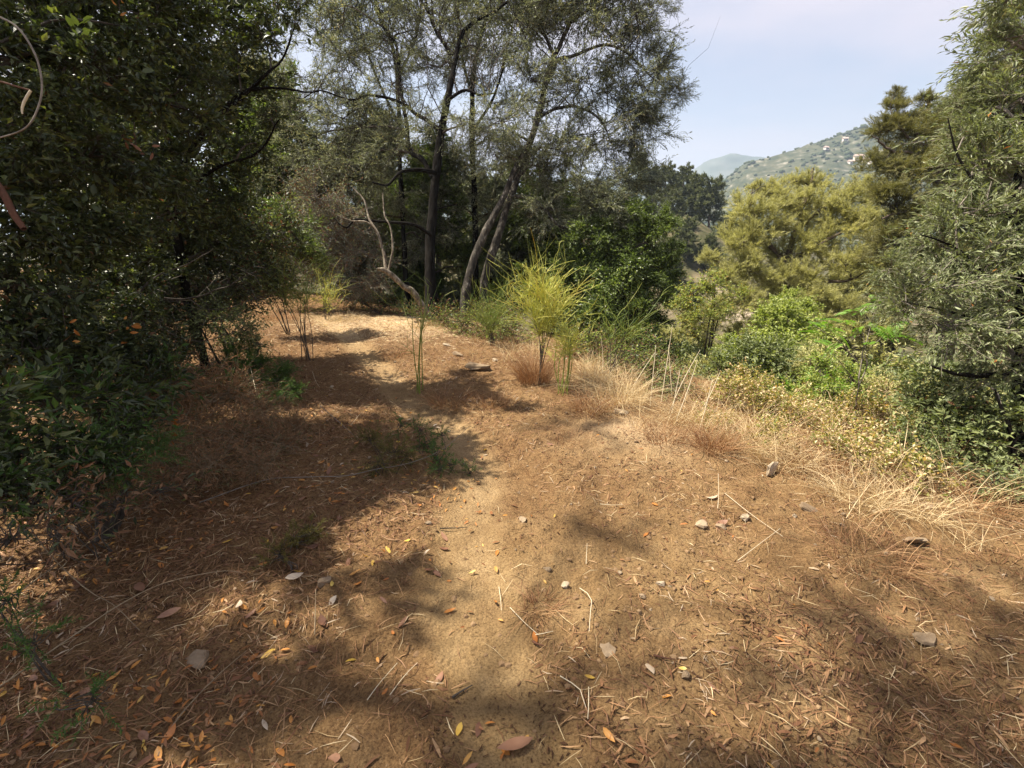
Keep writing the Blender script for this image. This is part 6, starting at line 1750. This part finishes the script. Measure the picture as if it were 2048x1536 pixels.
V, F = limb_mesh(se, 6, .03, .05, 3, 0); mk('peeled_end', V - sn[0, :3], F, M['whitestalk'], sroot, smooth=True)
air_stem('cut_bough', 'reddish-brown cut bough entering from the left edge', [(-80, 270, 2.3, .02), (-20, 350, 2.3, .018), (8, 390, 2.3, .016), (25, 425, 2.3, .015), (48, 458, 2.3, .013)], 'stem_rust', 'branch')
# dead brown leaf cluster in the left tree and the orange sprig below it
for (px, py, d, n, mt, lab, nm) in [(270, 290, 2.9, 12, 'brown', 'cluster of withered brown leaves hanging in the left evergreen', 'withered_sprig'),
                                    (345, 840, 3.0, 8, 'orange', 'sprig of orange leaves low in the left undergrowth', 'orange_sprig'),
                                    (265, 660, 3.2, 7, 'orange', 'few rusty leaves on a twig in the left undergrowth', 'orange_sprig'),
                                    (130, 660, 2.8, 5, 'orange', 'two or three orange leaves far left below the evergreen', 'orange_sprig'),
                                    (238, 15, 2.8, 4, 'orange', 'orange-tipped dead leaves at the top of the left evergreen', 'orange_sprig')]:
    b = at(px, py, d)
    e = empty(nm, b, lab, 'sprig')
    tipz = np.array([.02, 0, .12])
    mk('stem', *tubes(np.array([[tipz, tipz * .5, (0, 0, -.02)]]), np.array([[.003, .0025, .0015]]), 4), M['twig'], e)
    for k in range(n):
        o = variants[mt][g.integers(5)].copy(); o.name = 'leaf'; COL.objects.link(o); o.parent = e
        o.location = g.normal(size=3) * [.045, .03, .05]
        o.rotation_euler = g.uniform(-pi, pi, 3)
        o.scale = (g.uniform(.035, .06),) * 3

# ------------------------------------------------------------------ feathery plants
FERN = dict(lai=1.1, L=0.021, W=0.0042, shape='needle', twig=0.13, lpt=34, nb=14, up=0.3, droop=0.2, spread=1.0, rb=0.0022, stem=0.004)
bush_px('feathery_plant', 'dark green feathery bush left of the path, below the small-leaved bush', [(560, 760, 4.9, 42), (520, 735, 5.0, 40), (600, 785, 4.8, 28), (480, 710, 5.1, 40), (540, 800, 4.7, 34), (470, 770, 4.9, 38)], dict(FERN, lai=2.2, L=.024, W=.004), 'fern', 81, cat='plant', foot=(550, 810))
bush_px('feathery_plant', 'green feathery sprig lying over the path', [(870, 915, 3.75, 24), (900, 930, 3.65, 20), (850, 890, 3.85, 18), (940, 945, 3.6, 14), (880, 940, 3.65, 16), (840, 860, 3.95, 18), (800, 850, 4.0, 20), (885, 870, 3.9, 16)], dict(FERN, lai=1.5), 'fern', 82, cat='plant', foot=(870, 930))
bush_px('feathery_plant', 'brown-green feathery tuft left of the sprig over the path', [(790, 905, 3.8, 36), (760, 930, 3.7, 34), (740, 880, 3.9, 30), (820, 920, 3.75, 22)], dict(FERN, lai=1.2), 'fern_gold', 83, cat='plant', foot=(780, 950))
bush_px('feathery_plant', 'mossy feathery tuft in the leaf litter, lower left of the path', [(590, 1080, 2.75, 40), (560, 1110, 2.65, 36), (620, 1060, 2.8, 26)], dict(FERN, lai=1.4, twig=.09), 'fern_gold', 84, cat='plant', foot=(585, 1125))
bush_px('feathery_plant', 'dark feathery growth at the left edge above the litter', [(120, 900, 2.4, 70), (230, 930, 2.5, 50), (40, 980, 2.2, 60), (300, 900, 2.7, 40)], dict(FERN, lai=1.8, L=.024, W=.004, twig=.18), 'fern', 85, cat='plant', foot=(160, 1010))
bush_px('feathery_plant', 'wispy feathery growth in the bottom left corner', [(60, 1290, 1.75, 50), (180, 1400, 1.62, 50), (20, 1200, 1.85, 50)], dict(FERN, lai=.7, twig=.12), 'fern', 86, cat='plant', foot=(100, 1370))

# ------------------------------------------------------------------ air
hz = mk('haze', *boxgeo(600, 800, 115, 9400, 7400, 330), None)
m, n, l = new_mat('haze_air')
ho = n.new('ShaderNodeOutputMaterial'); hv = n.new('ShaderNodeVolumePrincipled')
hv.inputs['Color'].default_value = (0.66, 0.82, 1.0, 1)
hv.inputs['Density'].default_value = 0.00036
hv.inputs['Anisotropy'].default_value = 0.2
l.new(hv.outputs[0], ho.inputs['Volume'])
hz.data.materials.append(m)
tag(hz, 'thin pale haze over the valley', None, None, 'stuff')
print('triangles', NTRI[0], 'objects', len(scene.objects), 'script seconds', round(time.time() - T0, 1))
